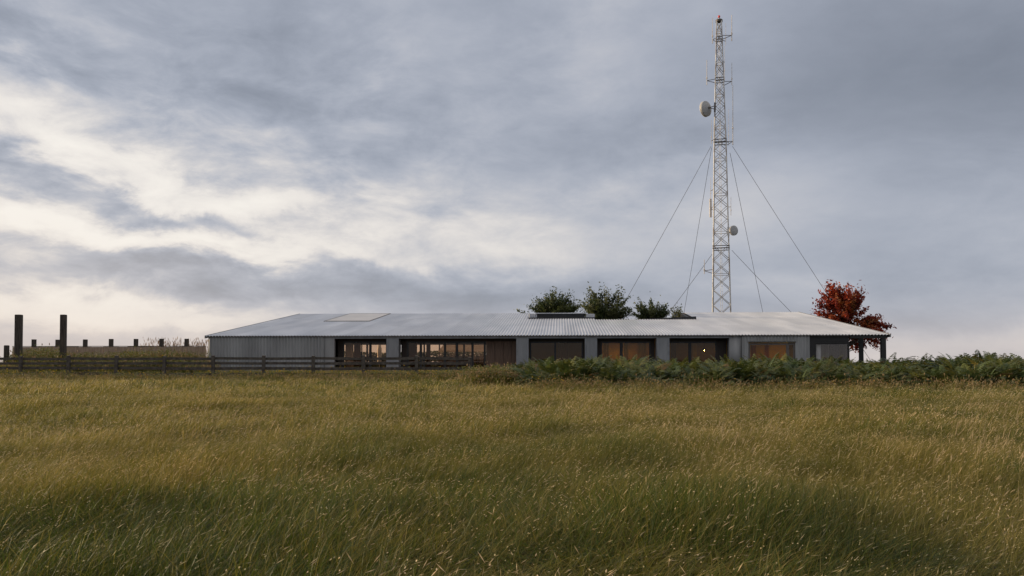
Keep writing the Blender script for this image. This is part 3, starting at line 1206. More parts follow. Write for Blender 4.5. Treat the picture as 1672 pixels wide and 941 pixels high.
def weed_arrays(seed, flowers, dry, tall=1.0):
    r = np.random.default_rng(seed)
    ps = [grass_arrays(120, .55, (.3 * tall, .8 * tall), .024, (.1, 0), .5, [(.12, .16, .032), (.17, .19, .036), (.22, .22, .045), (.27, .24, .05)], r=r),
          grass_arrays(60 if dry else 12, .55, (.4 * tall, .95 * tall), .014, (.2, 0), .4, STRAW, seed_p=.6, seed_col=(.45, .30, .15), seed_len=.10, seed_r=.018, r=r)]
    V, Fs, C = [], [], []
    for _ in range(16):          # leafy stems
        x, y = r.normal(0, .3), r.normal(0, .3)
        h = r.uniform(.4, .95) * tall
        lx_, ly_ = r.normal(0, .12), r.normal(0, .12)
        for k in range(26):
            t = r.uniform(.15, 1)
            p = np.array([x + lx_ * t, y + ly_ * t, h * t])
            a = r.uniform(0, 6.28)
            d = np.array([math.cos(a), math.sin(a), r.uniform(-.2, .5)]) * r.uniform(.06, .14)
            s = np.array([-math.sin(a), math.cos(a), 0]) * .025
            kk = len(V)
            V += [p, p + d * .5 + s, p + d, p + d * .5 - s]
            Fs.append((kk, kk + 1, kk + 2, kk + 3))
            C += [np.array(GREEN[r.integers(4)]) * r.uniform(.6, 1.25)] * 4
    for _ in range(flowers):
        p = np.array([r.normal(0, .35), r.normal(0, .35), r.uniform(.45, .95) * tall])
        for q in range(3):
            n1 = r.normal(0, 1, 3)
            n1 /= np.linalg.norm(n1)
            n2 = np.cross(n1, r.normal(0, 1, 3))
            n2 /= np.linalg.norm(n2)
            kk = len(V)
            s = r.uniform(.022, .045)
            V += [p + n1 * s, p + n2 * s, p - n1 * s, p - n2 * s]
            Fs.append((kk, kk + 1, kk + 2, kk + 3))
            C += [np.array((.62, .42, .03)) * r.uniform(.7, 1.1)] * 4
    ps.append((np.array(V), Fs, np.array(C)))
    return merge(ps)


wc = bpy.data.collections.new('weed_clumps')
for i in range(6):
    source('weed_clump_%02d' % i, weed_arrays(100 + i, (0, 5, 9, 2, 2, 0)[i], i in (3, 4, 5), 1.0), M['weed'], wc)
pts, rots, scls, idx = [], [], [], []


def weed(u, Y, s, kinds):
    P = at(u, HOR, Y)
    pts.append((P.x, P.y, ground_h(P.x, P.y) - .02))
    rots.append((random.gauss(0, .06), random.gauss(0, .06), random.uniform(0, 6.28)))
    scls.append((s * 1.15, s * 1.15, s))
    idx.append(random.choice(kinds))


for k in range(520):                       # strip between fence and house
    u = random.uniform(330, 850)
    weed(u, random.uniform(47, 60.5), random.uniform(.5, .95), (0, 1, 2, 2, 3, 4))
for k in range(620):                       # bank in front of the board wall
    u = random.uniform(22, 338)
    Y = random.uniform(52, 66)
    top = .95 + .5 * vnoise(u * .03, 1, 1, 4) + (.25 if 70 < u < 100 else 0) - .45 * (1 - sstep(18, 45, u))
    weed(u, Y, 1.25 * top * random.uniform(.65, 1.05), (0, 5, 0, 5, 3, 0))
for k in range(260):                       # low dark growth under the left fence
    u = random.uniform(-80, 340)
    weed(u, random.uniform(47.5, 52), random.uniform(.4, .75), (0, 0, 3, 1))
for k in range(150):                       # dry stalks where the fence ends
    u = random.uniform(765, 880)
    weed(u, random.uniform(34, 46), random.uniform(.7, 1.15) * (1.0 - .15 * sstep(800, 880, u)), (5, 5, 0, 5, 3))
for k in range(150):                       # dry stalks along the foot of the bracken
    u = random.uniform(860, 1800)
    weed(u, random.uniform(28.2, 31.2), random.uniform(.45, .8), (3, 4, 5, 5))
for k in range(480):                       # ragged growth at the foot of the fence
    u = random.uniform(-80, 780)
    weed(u, random.uniform(42.5, 47), random.uniform(.42, .82), (0, 3, 4, 5, 1))
for k in range(110):                       # scruffy growth lapping over the end of the fence
    u = 795 - 260 * random.random() ** 1.8
    weed(u, random.uniform(41, 46), random.uniform(.6, 1.0) * (.7 + .3 * sstep(560, 740, u)), (0, 5, 0, 3, 1))
for k in range(60):
    u = random.uniform(780, 850)
    weed(u, random.uniform(46, 52), random.uniform(.8, 1.3), (0, 5, 0))
scatter('weeds', pts, rots, scls, idx, wc, 'tangled weeds with small yellow flowers along the fence and the house front', 'weeds')

# pale reeds behind the board wall
rp = [grass_arrays(900, 1.0, (2.3, 3.5), .03, (.06, 0), .10, [(.34, .22, .12), (.42, .29, .17), (.28, .19, .11)], seed_p=.8, seed_col=(.50, .36, .24), seed_len=.28, seed_r=.035)]
V, Fs, C = merge(rp)
a0, a1 = at(232, HOR, 72), at(345, HOR, 72)
off = rng.uniform(0, 1, 900)
n7 = 900 * 7
mv = np.zeros(len(V))
mv[:n7] = np.repeat(off, 7)
# seed heads follow their nearest stalk tip
tips = V[:n7].reshape(900, 7, 3)[:, 6]
sh = V[n7:].reshape(-1, 6, 3)[:, 0]
near = np.argmin(((sh[:, None, :] - tips[None]) ** 2).sum(2), 1)
mv[n7:] = np.repeat(off[near], 6)
V[:, 0] = V[:, 0] * .5 + a0.x + (a1.x - a0.x) * mv
V[:, 1] = V[:, 1] * 1.2 + 72.5
me = MB()
me.v, me.f = V.tolist(), Fs
o = me.build('reeds', M['weed'], colors=np.concatenate([C, np.ones((len(C), 1))], 1))
tag(o, 'pale dry reeds showing above the board wall left of the house', 'reeds', kind='stuff')

# ------------------------------------------------------------------ trees


def tree(name, base, lobes, n_clump, leaves, leaf, cols, label, cat='tree', group=None, spread=.36, stems=1, seed=1, upward=.3):
    """lobes: (centre, radii) ellipsoids in world space; clumps of leaves at the ends of limbs"""
    r = np.random.default_rng(seed)
    root = empty(name, base, label=label, cat=cat, group=group)
    B = np.array(base)
    wts = np.array([l[1][0] * l[1][1] * l[1][2] for l in lobes])
    wts = wts / wts.sum()
    cl = []
    for _ in range(n_clump):
        c, rad = lobes[r.choice(len(lobes), p=wts)]
        d = r.normal(0, 1, 3)
        d /= np.linalg.norm(d)
        cl.append(np.array(c) - B + d * np.array(rad) * r.uniform(.25, 1) ** .5)
    cl = np.array(cl)
    top = cl[:, 2].max()
    low = cl[:, 2].min()
    mid = cl.mean(0)
    tk = MB()
    for s in range(stems):
        lean = np.array([r.normal(0, .15), r.normal(0, .15), 0]) if stems > 1 else np.zeros(3)
        k = np.array([mid[0] * .7, mid[1] * .7, low + .55 * (top - low)]) + lean * 3
        tk.tube([(lean * .3), tuple(k * np.array([.25, .25, .4])), tuple(k * np.array([.6, .6, .75])), tuple(k)],
                [.20 / stems ** .5, .16 / stems ** .5, .11 / stems ** .5, .05], 8)
    for c in cl[:: max(1, len(cl) // 60)]:
        st = np.array([mid[0] * .5, mid[1] * .5, max(.3, min(c[2] * .72, low + .5 * (top - low)))])
        m_ = st + (c - st) * .55 + np.array([0, 0, -.08 * np.linalg.norm(c - st)])
        tk.tube([tuple(st), tuple(m_), tuple(c)], [.055, .035, .012], 5, cap=False)
    tk.build('trunk', M['bark'], root, True)
    n = n_clump * leaves
    cen = np.repeat(cl, leaves, 0)
    outd = cen - mid
    outd /= np.linalg.norm(outd, axis=1)[:, None] + 1e-6
    outd[:, 2] += upward
    along = r.normal(0, 1, n)[:, None]
    P = cen + outd * along * spread * 1.4 + r.normal(0, spread * .40, (n, 3))
    a = r.normal(0, 1, (n, 3))
    a /= np.linalg.norm(a, axis=1)[:, None]
    b = np.cross(a, r.normal(0, 1, (n, 3)))
    b /= np.linalg.norm(b, axis=1)[:, None]
    sz = (leaf * r.uniform(.6, 1.3, n))[:, None]
    V = np.stack([P - a * sz, P + b * sz * .45, P + a * sz, P - b * sz * .45], 1).reshape(-1, 3)
    k4 = np.arange(n) * 4
    Fs = np.stack([k4, k4 + 1, k4 + 2, k4 + 3], 1).tolist()
    cc = np.asarray(cols)
    ct = cc[r.integers(0, len(cc), n_clump)]
    C = np.repeat(ct, leaves, 0) * r.uniform(.7, 1.3, n)[:, None]
    C = np.repeat(C[:, None], 4, 1).reshape(-1, 3)
    m = MB()
    m.v, m.f = V.tolist(), Fs
    m.build('crown', M['leaf'], root, colors=np.concatenate([C, np.ones((len(C), 1))], 1))
    return root


def lobe(u, v, ru, rv, Y, ry=None):
    c = at(u, v, Y)
    k = Y / F
    return (c, (ru * k, (ry or ru) * k, rv * k))


DG = [(.050, .070, .020), (.068, .088, .024), (.090, .105, .030), (.038, .055, .018), (.12, .13, .042)]
YG = [(.085, .095, .034), (.12, .125, .045), (.065, .08, .028), (.16, .16, .07)]
RED = [(0.307, 0.043, 0.017), (0.376, 0.06, 0.021), (0.218, 0.027, 0.013), (0.416, 0.1, 0.03), (0.149, 0.02, 0.012), (0.317, 0.11, 0.028)]


def base_at(u, Y):
    p = at(u, HOR, Y)
    return (p.x, p.y, 0)


Y1 = 95
tree('green_tree', base_at(906, Y1), [lobe(906, 505, 36, 9, Y1), lobe(906, 495, 24, 9, Y1), lobe(908, 484, 10, 9, Y1), lobe(885, 503, 16, 8, Y1), lobe(930, 504, 14, 8, Y1), lobe(855, 509, 5, 4, Y1, 8), lobe(906, 525, 36, 14, Y1)],
     230, 56, .14, DG, 'broad dark green tree with pointed top behind the black roof box', group='green trees rising behind the roof', seed=3, spread=.28)
Y2 = 84
tree('green_tree', base_at(992, Y2), [lobe(990, 508, 30, 14, Y2), lobe(983, 490, 14, 12, Y2), lobe(1006, 491, 9, 12, Y2), lobe(966, 487, 10, 7, Y2), lobe(964, 505, 12, 8, Y2), lobe(1016, 506, 11, 14, Y2), lobe(988, 484, 6, 5, Y2), lobe(990, 530, 26, 16, Y2)],
     235, 54, .135, DG + YG, 'tallest green tree, loose and feathery, in the courtyard gap right of the black roof box', group='green trees rising behind the roof', seed=5, stems=3, spread=.30)
Y3 = 85
tree('green_tree', base_at(1063, Y3), [lobe(1062, 514, 25, 8, Y3), lobe(1049, 503, 8, 8, Y3), lobe(1066, 503, 7, 8, Y3), lobe(1081, 505, 8, 9, Y3), lobe(1062, 530, 24, 14, Y3)],
     165, 54, .13, DG, 'low green tree with three pointed tips nearest the mast on its left', group='green trees rising behind the roof', seed=8, stems=3, spread=.24)
Y4 = 87
tree('shrub', base_at(1104, Y4), [lobe(1104, 515, 11, 7, Y4), lobe(1108, 511, 4, 5, Y4), lobe(1104, 530, 12, 12, Y4)],
     50, 40, .11, YG, 'small yellow green shrub at the right end of the courtyard gap', 'shrub', seed=9, spread=.2)
Y5 = 84
tree('red_tree', base_at(1380, Y5), [lobe(1376, 492, 30, 20, Y5, 28), lobe(1362, 480, 13, 6, Y5, 10), lobe(1386, 482, 12, 9, Y5, 12), lobe(1348, 497, 10, 8, Y5, 12), lobe(1350, 512, 12, 7, Y5, 12), lobe(1364, 474, 4, 4, Y5, 6), lobe(1400, 492, 7, 6, Y5, 8), lobe(1409, 510, 8, 6, Y5, 8), lobe(1370, 516, 28, 12, Y5), lobe(1397, 503, 18, 12, Y5, 16), lobe(1415, 527, 22, 11, Y5, 18),
                                  lobe(1436, 537, 17, 9, Y5, 12), lobe(1418, 545, 24, 12, Y5), lobe(1403, 560, 13, 8, Y5), lobe(1425, 560, 12, 9, Y5), lobe(1400, 540, 26, 14, Y5)],
     175, 66, .17, RED, 'autumn red tree beside the porch at the right end of the house', seed=11, spread=.30)

# hedge behind the house, seen through the hall
hp = at(560, HOR, 104)
hq = at(810, HOR, 104)
r_ = np.random.default_rng(77)
n = 9000
P = np.stack([r_.uniform(hp.x, hq.x, n), r_.uniform(103, 105, n), np.zeros(n)], 1)
hh = 2.3 + .5 * np.array([vnoise(x, 1, .5, 6) for x in P[:, 0]])
P[:, 2] = hh * r_.uniform(.02, 1, n) ** .8
a = r_.normal(0, 1, (n, 3)); a /= np.linalg.norm(a, axis=1)[:, None]
b = np.cross(a, r_.normal(0, 1, (n, 3))); b /= np.linalg.norm(b, axis=1)[:, None]
V = np.stack([P - a * .16, P + b * .08, P + a * .16, P - b * .08], 1).reshape(-1, 3)
k4 = np.arange(n) * 4
m = MB()
m.v, m.f = V.tolist(), np.stack([k4, k4 + 1, k4 + 2, k4 + 3], 1).tolist()
C = np.repeat(np.array(DG)[r_.integers(0, 5, n)] * r_.uniform(.7, 1.3, n)[:, None], 4, 0)
o = m.build('hedge', M['leaf'], colors=np.concatenate([C, np.ones((len(C), 1))], 1))
tag(o, 'dark clipped hedge behind the house, seen through its windows', 'hedge')

# ------------------------------------------------------------------ field fence
posts_u = [-126, -46, 33.5, 112, 190, 268, 348, 430.5, 511.5, 594, 680, 767]


def fence_Y(u):
    return 48.2 + (44.8 - 48.2) * (u - 33) / (767 - 33)


fence = empty('fence', at(367, HOR, 46.6) * Vector((1, 1, 0)) if False else (at(367, HOR, 46.6).x, 46.6, 0), label='dark weathered timber post and rail fence across the far edge of the field', cat='fence')
fo = fence.location
pp = []
for i, u in enumerate(posts_u):
    Y = fence_Y(u)
    p = at(u, HOR, Y)
    p.z = ground_h(p.x, p.y)
    top = 1.53 + random.uniform(-.03, .03) if i < len(posts_u) - 1 else 1.43
    m = MB()
    w = .085
    tl, tl2 = random.uniform(-.02, .02), random.uniform(-.02, .02)
    x, yv = p.x - fo.x, p.y - fo.y
    m.hexa([(x - w, yv - w, -.1), (x + w, yv - w, -.1), (x - w, yv + w, -.1), (x + w, yv + w, -.1),
            (x - w + tl, yv - w + tl2, top), (x + w + tl, yv - w + tl2, top), (x - w + tl, yv + w + tl2, top + .02), (x + w + tl, yv + w + tl2, top + .02)])
    m.build('post', M['fence'], fence)
    pp.append((x, yv))
for (xa, ya), (xb, yb) in zip(pp, pp[1:]):
    d = Vector((xb - xa, yb - ya)).normalized()
    nrm = Vector((-d.y, d.x))
    for z, hgt in ((1.37, .075), (1.10, .075), (.80, .085), (.46, .085)):
        j0, j1 = random.uniform(-.025, .025), random.uniform(-.025, .025)
        m = MB()
        pts8 = []
        for dz in (-1, 1):
            for t in (.088, .13):
                for (qx, qy), j, e in (((xa, ya), j0, .004), ((xb, yb), j1, -.004)):
                    pts8.append((qx + d.x * e + nrm.x * t, qy + d.y * e + nrm.y * t, z + j + dz * hgt))
        m.hexa(pts8)
        m.build('rail', M['fence'], fence)

# ------------------------------------------------------------------ board wall and tall posts on the left
WY = 68.0
wa, wb = at(20, HOR, WY), at(336, HOR, 66.5)
bw = empty('board_wall', (wa.x, WY, 0), label='low grey brown board wall with square posts standing left of the house', cat='wall')
wd = Vector((wb.x - wa.x, 66.5 - WY))
WL = wd.length
wd.normalize()
bw.rotation_euler = (0, 0, math.atan2(wd.y, wd.x))
wtop = at(180, 566.3, WY).z
m = MB()
s0 = 0.0
while s0 < WL - .01:
    s1 = min(WL, s0 + random.choice((.55, .8, 1.1, 1.1, 1.6)))
    m.box(s0 + .01, s1 - .01, -.03 + random.uniform(-.008, .008), .03, .05, wtop - random.uniform(0, .03))
    s0 = s1
m.build('boards', M['boards'], bw)
m = MB()
m.box(0, WL, -.06, .06, wtop + .002, wtop + .05)
m.build('capping', M['fence'], bw)
ptop = at(180, 554.6, WY).z
for u in (54, 95, 142, 186, 228, 271, 313):
    s = (at(u, HOR, WY).x - wa.x) / wd.x
    m = MB()
    w = .135
    m.box(s - w, s + w, .065, .065 + 2 * w, 0, ptop + random.uniform(-.04, .04))
    m.build('post', M['sleeper'], bw)

for u, vt, w, lab in ((30, 514, .195, 'tall square dark timber post, left of the tall pair'),
                      (103, 514, .172, 'tall square dark timber post, right of the tall pair'),
                      (10.3, 564, .13, 'short square dark timber post at the left edge of the photo')):
    Y = 57.0
    p = at(u, HOR, Y)
    zt_ = at(u, vt, Y).z
    b0 = .3
    m = MB()
    e = .03
    for (wz, z) in ((w, 0), (w, zt_ - e), (w - e, zt_)):
        for dx, dy in ((-1, -1), (1, -1), (1, 1), (-1, 1)):
            m.v.append((dx * wz, dy * wz, z))
    for i in range(2):
        for j in range(4):
            m.f.append((i * 4 + j, i * 4 + (j + 1) % 4, i * 4 + 4 + (j + 1) % 4, i * 4 + 4 + j))
    m.f.append((8, 9, 10, 11))
    m.f.append((3, 2, 1, 0))
    o = m.build('timber_post', M['sleeper'])
    o.location = (p.x, Y, ground_h(p.x, Y) * 0)
    o.rotation_euler = (random.uniform(-.006, .006), random.uniform(-.006, .006), R(6))
    tag(o, lab, 'post', 'tall posts left of the house' if vt < 550 else None)

# ------------------------------------------------------------------ the mast
TY = 100.0
TB = at(1178.5, 508, TY)
tz = lambda v: at(1178.5, v, TY).z
mast = empty('radio_mast', (TB.x, TY, 0), label='tall guyed lattice radio mast of galvanised steel with dishes and aerials behind the house', cat='mast')
K = TY / F
prof = [(0, 18.8)] + [(tz(v), w) for v, w in ((508, 17.3), (380, 14.4), (235, 11.6), (130, 8.0), (36, 4.9))]
PH = R(29.7)


def hd(z):
    for (z0, w0), (z1, w1) in zip(prof, prof[1:]):
        if z <= z1 or (z1, w1) == prof[-1]:
            w = w0 + (w1 - w0) * (z - z0) / (z1 - z0)
            return w * K / math.cos(PH)


def leg(k, z):
    a = PH + k * math.pi / 2
    r = hd(z)
    return Vector((r * math.cos(a), r * math.sin(a), z))


ZT_ = tz(36)
zs = [0.0]
while zs[-1] < ZT_ - 1.0:
    zs.append(zs[-1] + max(1.35, .86 * hd(zs[-1]) * 1.5))
sc_ = ZT_ / zs[-1]
zs = [z * sc_ for z in zs]
for k in range(4):
    m = MB()
    m.tube([leg(k, z) for z in zs], [.095 - .035 * z / ZT_ for z in zs], 8)
    m.build('leg', M['steel'], mast, True)
br = MB()
for i, (z0, z1) in enumerate(zip(zs, zs[1:])):
    for k in range(4):
        a, b = k, (k + 1) % 4
        br.tube([leg(a, z0), leg(b, z1)], .038, 5)
        br.tube([leg(b, z0 + .02), leg(a, z1 - .02)], .038, 5)
        if i % 3 == 0:
            br.tube([leg(a, z0), leg(b, z0)], .036, 5)
br.build('bracing', M['steel'], mast, True)
# ladder / cable run inside the mast
m = MB()
for dx in (-.12, .12):
    m.tube([(dx, .1, 0), (dx * .6, .05, ZT_ - .4)], .02, 5)
z = .5
while z < ZT_ - 1:
    q = 1 - .4 * z / ZT_
    m.tube([(-.12 * q, .1 - .05 * z / ZT_, z), (.12 * q, .1 - .05 * z / ZT_, z)], .014, 4)
    z += .6
m.build('ladder', M['steel'], mast)
# collars and the top plate
for v in (232, 131, 64, 405):
    z = tz(v)
    m = MB()
    for k in range(4):
        for dz in (-.16, .16):
            m.tube([leg(k, z + dz) * 1.06 - Vector((0, 0, .06 * (z + dz))), leg((k + 1) % 4, z + dz) * 1.06 - Vector((0, 0, .06 * (z + dz)))], .055, 5)
    m.build('collar', M['steeldark'], mast)
m = MB()
r = hd(ZT_) + .01
m.lathe([(0, ZT_), (r, ZT_), (r, ZT_ + .22), (r * .8, ZT_ + .3), (0, ZT_ + .3)], (0, 0, 0), (0, 0, 1), 16)
m.build('top_plate', M['steeldark'], mast)
m = MB()
zb_ = tz(27.5)
m.tube([(0, 0, ZT_ + .3), (0, 0, zb_ - .14)], .05, 8)
bcn = m.build('beacon', M['steel'], mast)
m = MB()
m.lathe([(0, -.17), (.1, -.14), (.15, -.03), (.15, .06), (.1, .15), (0, .19)], (0, 0, zb_), (0, 0, 1), 16)
m.build('beacon_lens', M['red'], bcn, True)


def mx(u, v, Y=TY):
    p = at(u, v, Y)
    return Vector((p.x - TB.x, Y - TY, p.z))


def whip(u, vt, vb, vbr=None, rad=.045, y=0.0, struts=2, panel=False, mat_='white'):
    a, b = mx(u, vb), mx(u, vt)
    a.y = b.y = y
    m = MB()
    if panel:
        m.box(a.x - .13, a.x + .13, y - .1, y + .1, a.z, b.z)
    else:
        m.tube([a, a + (b - a) * .12, b], [rad * 1.25, rad, rad * .7], 6)
        q = a + (b - a) * .28
        m.tube([q - Vector((0, 0, .1)), q + Vector((0, 0, .1))], rad * 2, 6)
    o = m.build('aerial', M[mat_], mast)
    if vbr is not None:
        z = mx(u, vbr).z
        br_ = MB()
        side = 1 if a.x > 0 else -1
        k = min(range(4), key=lambda q: (leg(q, z) - Vector((a.x, y, z))).length)
        for s in range(struts):
            end = leg(k, z - .5 * s + .1)
            br_.tube([(a.x, y, z), end], .04, 5)
        br_.build('bracket', M['steeldark'], o)
    return o


whip(1163.5, 29, 71, 65, .05)
whip(1194.8, 24.5, 67, 58, .055)
whip(1186, 36, 72, 66, .022, y=.3, struts=1)
whip(1184.5, 72, 130, 100, .022, y=.4, struts=1)
whip(1154.2, 98, 139, 132, .05)
whip(1195, 103, 139, 133, .04)
whip(1196.6, 139, 237, 231, .05)
whip(1191.5, 176, 236, 231, .022, y=.5, struts=1)
whip(1161, 196, 236, 231, .028, y=-.2, struts=1)
whip(1160.4, 290, 326, 312, .03, struts=1)
whip(1160.4, 325, 355, 340, panel=True, struts=2)
whip(1193.5, 322, 352, 338, .03, struts=1)
whip(1150, 424, 447.5, 442.5, .05, struts=2)


def dish(u, v, diam, axis, depth=.3, drum=.3, leg_k=0, material='dish'):
    c = mx(u, v)
    ax = Vector(axis).normalized()
    r = diam / 2
    m = MB()
    # convex back from the hub out to the rim, then the shroud and radome
    pr = [(.05, -depth)] + [(r * t, -depth * (1 - t * t)) for t in (.25, .5, .75, .95)] + [(r, 0), (r * 1.02, .02), (r * 1.02, drum), (r * .98, drum + .02), (r * .6, drum + .07), (0.001, drum + .1)]
    m.lathe(pr, c, ax, 32)
    o = m.build('dish_antenna', M[material], mast, True)
    m = MB()
    m.lathe([(r * 1.025, drum - .08), (r * 1.04, drum - .06), (r * 1.04, drum + .02), (r * 1.0, drum + .035)], c, ax, 32)
    m.build('dish_rim', M['white'], o, True)
    hub = c - ax * depth
    m = MB()
    m.lathe([(.001, -.14), (.13, -.14), (.13, .06)], hub, ax, 12)
    z = hub.z
    k = min(range(4), key=lambda q: (leg(q, z) - hub).length)
    for dz in (-.22, .22):
        m.tube([hub - ax * .08, leg(k, z + dz)], .05, 6)
    m.tube([leg(k, z - .6) * 1.0, leg(k, z + .6) * 1.0], .12, 8)
    m.build('dish_mount', M['steeldark'], o)


dish(1154, 177.5, 1.92, (-.62, .78, -.02), depth=.30, drum=.32)
dish(1196.5, 377, 1.22, (.42, -.9, 0), depth=.26, drum=.22)

for (u0, v0), (u1, v1), Yg in (((1161, 239), (1021, 490), 100), ((1196, 239), (1345, 470), 100), ((1162, 241), (1117, 508), 124), ((1192, 250), (1245, 506), 124),
                               ((1163, 415), (1095, 505), 100), ((1195, 409), (1292, 508), 100)):
    s = (u1 - u0) / (v1 - v0)
    vg = HOR + CAMZ * F / Yg
    A = mx(u0, v0)
    G = at(u1 + s * (vg - v1), vg, Yg)
    B_ = Vector((G.x - TB.x, Yg - TY, 0))
    pts_ = []
    for i in range(13):
        t = i / 12
        q = A.lerp(B_, t)
        q.z -= 4 * .18 * t * (1 - t)
        pts_.append(q)
    m = MB()
    m.tube(pts_, .026, 5)
    m.build('guy_wire', M['wire'], mast)

# ------------------------------------------------------------------ sky, sun
SUN_AZ, SUN_EL = R(-72), R(13)
w = bpy.data.worlds.new('World')
SC.world = w
w.use_nodes = True
nt = w.node_tree
nt.nodes.clear()
L = nt.links.new


def mth(op, a, b=None, c=None, clamp=False):
    n = nt.nodes.new('ShaderNodeMath')
    n.operation = op
    n.use_clamp = clamp
    for i, q in enumerate((a, b, c)):
        if q is None:
            continue
        if isinstance(q, (int, float)):
            n.inputs[i].default_value = q
        else:
            L(q, n.inputs[i])
    return n.outputs[0]


tc = nt.nodes.new('ShaderNodeTexCoord')
sp = nt.nodes.new('ShaderNodeSeparateXYZ')
L(tc.outputs['Generated'], sp.inputs[0])
dx, dy, dz = sp.outputs
az = mth('MULTIPLY', mth('ARCTAN2', dx, dy), 57.2958)
el = mth('MULTIPLY', mth('ARCSINE', mth('MINIMUM', mth('MAXIMUM', dz, -1), 1)), 57.2958)


def uv_ang(u, v):
    d = ray(u, v)
    d.normalize()
    return math.degrees(math.atan2(d.x, d.y)), math.degrees(math.asin(d.z))


# flat cloud deck: direction carried to a plane overhead
zz = mth('ADD', mth('MAXIMUM', dz, 0), .22)
cv = nt.nodes.new('ShaderNodeCombineXYZ')
L(mth('DIVIDE', dx, zz), cv.inputs[0])
L(mth('DIVIDE', dy, zz), cv.inputs[1])
cv.inputs[2].default_value = 3.7


def noise(scale, detail, rough, dist=0.0, stretch=(1, 1, 1), off=(0, 0, 0), rot=0.0, src=None):
    mp = nt.nodes.new('ShaderNodeMapping')
    mp.inputs['Scale'].default_value = stretch
    mp.inputs['Location'].default_value = off
    mp.inputs['Rotation'].default_value = (0, 0, rot)
    L(src or cv.outputs[0], mp.inputs[0])
    n = nt.nodes.new('ShaderNodeTexNoise')
    n.inputs['Scale'].default_value = scale
    n.inputs['Detail'].default_value = detail
    n.inputs['Roughness'].default_value = rough
    n.inputs['Distortion'].default_value = dist
    L(mp.outputs[0], n.inputs['Vector'])
    return n.outputs['Fac']


nA = noise(.75, 5, .48, .25, off=(1.3, .4, 0), rot=R(20))
DIR = tc.outputs['Generated']
nB = noise(4.6, 9, .60, .35, off=(4.1, 2.2, .3), stretch=(1, 1, 2.0), src=DIR)
nC = noise(11, 9, .62, .3, off=(2.7, 8.8, 1.1), stretch=(1, 1, 2.4), src=DIR)

# ragged edges for the lobes
waz = mth('MULTIPLY_ADD', mth('SUBTRACT', nB, .5), 16, az)
wel = mth('MULTIPLY_ADD', mth('SUBTRACT', noise(6.5, 7, .58, .4, off=(9.2, 5.5, 2.0), stretch=(1, 1, 2.2), src=DIR), .5), 6.5, el)


def gauss(u, v, su, sv, tilt=0.0):
    """soft lobe of the cloud deck in azimuth/elevation; su, sv in degrees"""
    a0, e0 = uv_ang(u, v)
    da = mth('SUBTRACT', waz, a0)
    de = mth('SUBTRACT', wel, e0)
    if tilt:
        de = mth('MULTIPLY_ADD', da, -tilt, de)
    qa = mth('POWER', mth('ABSOLUTE', mth('MULTIPLY', da, 1 / su)), 2)
    qe = mth('POWER', mth('ABSOLUTE', mth('MULTIPLY', de, 1 / sv)), 2)
    return mth('EXPONENT', mth('MULTIPLY', mth('ADD', qa, qe), -1))


val = mth('MULTIPLY_ADD', mth('SUBTRACT', nA, .5), .50, .46)
val = mth('MULTIPLY_ADD', mth('SUBTRACT', nB, .5), .31, val)
LOBES = [
    # u, v, su, sv, amount, tilt : bright breaks
    (180, 330, 17, 7, .06, -.05), (0, 165, 6, 1.7, .30, -.2), (190, 268, 10, 1.4, .28, -.10), (-10, 330, 8, 1.0, .20, 0), (40, 120, 5, 1.0, .10, -.1), (330, 330, 6, .7, .12, -.1), (60, 372, 11, 1.0, .26, -.03), (600, 362, 11, 1.9, .24, -.10),
    (360, 402, 13, .8, .24, -.03), (40, 508, 10, 1.2, .26, 0), (240, 522, 10, 1.0, .22, 0), (880, 420, 6, 1.5, .12, 0), (90, 22, 5, 1.5, .14, -.3), (640, 130, 3.5, 4, .10, .5),
    (450, 250, 3.5, 2.5, .12, 0), (20, 420, 3, .8, .14, 0),
    # dark masses; the lobes in the upper corners paint in lens falloff
    (300, 130, 13, 3.0, -.06, .05), (90, 212, 7, 1.3, -.15, -.1), (560, 240, 8, 3.8, -.17, .15), (90, 298, 6, .9, -.17, -.2), (250, 345, 9, .9, -.15, -.05), (430, 300, 5, 1.2, -.09, -.1), (0, 0, 7, 4, -.08, 0), (1700, 0, 14, 6, -.06, 0), (330, 20, 9, 3, -.04, 0), (230, 448, 17, 1.7, -.13, -.03), (700, 480, 14, 2.0, -.06, 0),
    (1000, 240, 9, 3.0, -.13, .1), (1620, 250, 12, 8, -.13, .1), (1500, 60, 14, 6, -.05, 0), (900, 30, 8, 3, -.04, 0), (1150, 330, 10, 2.5, .03, .1),
    (1500, 572, 14, .9, .12, 0), (1250, 480, 10, 1.8, .03, 0), (980, 100, 5, 3, .06, .4), (1450, 430, 12, 1.6, -.05, 0),
]
for (u, v, su, sv, am, tl) in LOBES:
    val = mth('MULTIPLY_ADD', gauss(u, v, su, sv, tl), am, val)
# finer break-up, strongest towards the bright side
brk = gauss(150, 330, 26, 11)
val = mth('MULTIPLY_ADD', mth('MULTIPLY', mth('SUBTRACT', nC, .5), mth('MULTIPLY_ADD', brk, .72, .09)), 1.0, val)
# away from the view the deck is an even, fairly bright overcast
back = mth('MULTIPLY', mth('SUBTRACT', el, 24), 1 / 30, clamp=True)
val = mth('MULTIPLY_ADD', back, .14, val)
val = mth('MULTIPLY_ADD', mth('SUBTRACT', val, .5), 1.12, .5)
rmp = nt.nodes.new('ShaderNodeValToRGB')
cr = rmp.color_ramp
cr.interpolation = 'B_SPLINE'
cr.elements[0].position = .08
cr.elements[0].color = (.19, .215, .27, 1)
cr.elements[1].position = 1.0
cr.elements[1].color = (1.0, .955, .89, 1)
for p, c in ((.30, (.30, .33, .40)), (.46, (.43, .465, .55)), (.60, (.63, .62, .64)), (.74, (.85, .805, .765))):
    e = cr.elements.new(p)
    e.color = (*c, 1)
L(val, rmp.inputs[0])
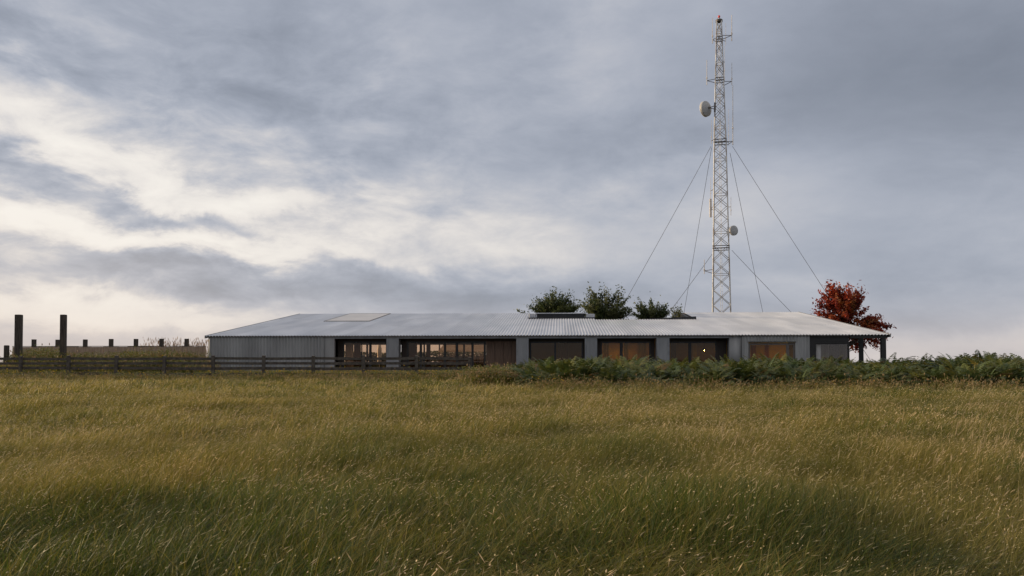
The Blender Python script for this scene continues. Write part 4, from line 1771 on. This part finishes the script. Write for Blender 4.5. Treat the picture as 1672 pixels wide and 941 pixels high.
# warm tint of the thin air low over the horizon
low = mth('EXPONENT', mth('MULTIPLY', mth('POWER', mth('MAXIMUM', el, 0), 2), -1 / 7.0))
wm = nt.nodes.new('ShaderNodeMix')
wm.data_type = 'RGBA'
L(mth('MULTIPLY_ADD', gauss(-60, 490, 24, 6), .24, mth('MULTIPLY', low, .5)), wm.inputs[0])
L(rmp.outputs[0], wm.inputs[6])
wm.inputs[7].default_value = (.78, .66, .58, 1)

sky = nt.nodes.new('ShaderNodeTexSky')
sky.sky_type = 'NISHITA'
sky.sun_disc = False
sky.sun_elevation = SUN_EL
sky.sun_rotation = SUN_AZ % (2 * math.pi)
sky.air_density = 1.2
sky.dust_density = 2.0
STR = .1
cld = nt.nodes.new('ShaderNodeMix')
cld.data_type = 'RGBA'
cld.blend_type = 'MULTIPLY'
cld.inputs[0].default_value = 1
L(wm.outputs[2], cld.inputs[6])
cld.inputs[7].default_value = (1 / STR, 1 / STR, 1 / STR, 1)
mxs = nt.nodes.new('ShaderNodeMix')
mxs.data_type = 'RGBA'
mxs.inputs[0].default_value = .94          # the cloud deck covers nearly all of the sky
L(sky.outputs[0], mxs.inputs[6])
L(cld.outputs[2], mxs.inputs[7])
bg = nt.nodes.new('ShaderNodeBackground')
bg.inputs['Strength'].default_value = STR
L(mxs.outputs[2], bg.inputs['Color'])
wo = nt.nodes.new('ShaderNodeOutputWorld')
L(bg.outputs[0], wo.inputs[0])

sd = bpy.data.lights.new('sun', 'SUN')
sd.energy = 4.5
sd.angle = R(8)
sd.color = (1, .78, .50)
so = bpy.data.objects.new('sun', sd)
COL.objects.link(so)
sdir = Vector((math.sin(SUN_AZ) * math.cos(SUN_EL), math.cos(SUN_AZ) * math.cos(SUN_EL), math.sin(SUN_EL)))
so.rotation_euler = sdir.to_track_quat('Z', 'Y').to_euler()
so.location = sdir * 50

vs = SC.view_settings
vs.view_transform = 'Standard'
vs.look = 'None'
vs.exposure = 0
vs.gamma = 1
vs.use_curve_mapping = False
SC.render.engine = 'CYCLES'
SC.cycles.use_denoising = True
SC.cycles.max_bounces = 8
SC.cycles.transparent_max_bounces = 12
SC.cycles.sample_clamp_indirect = 4
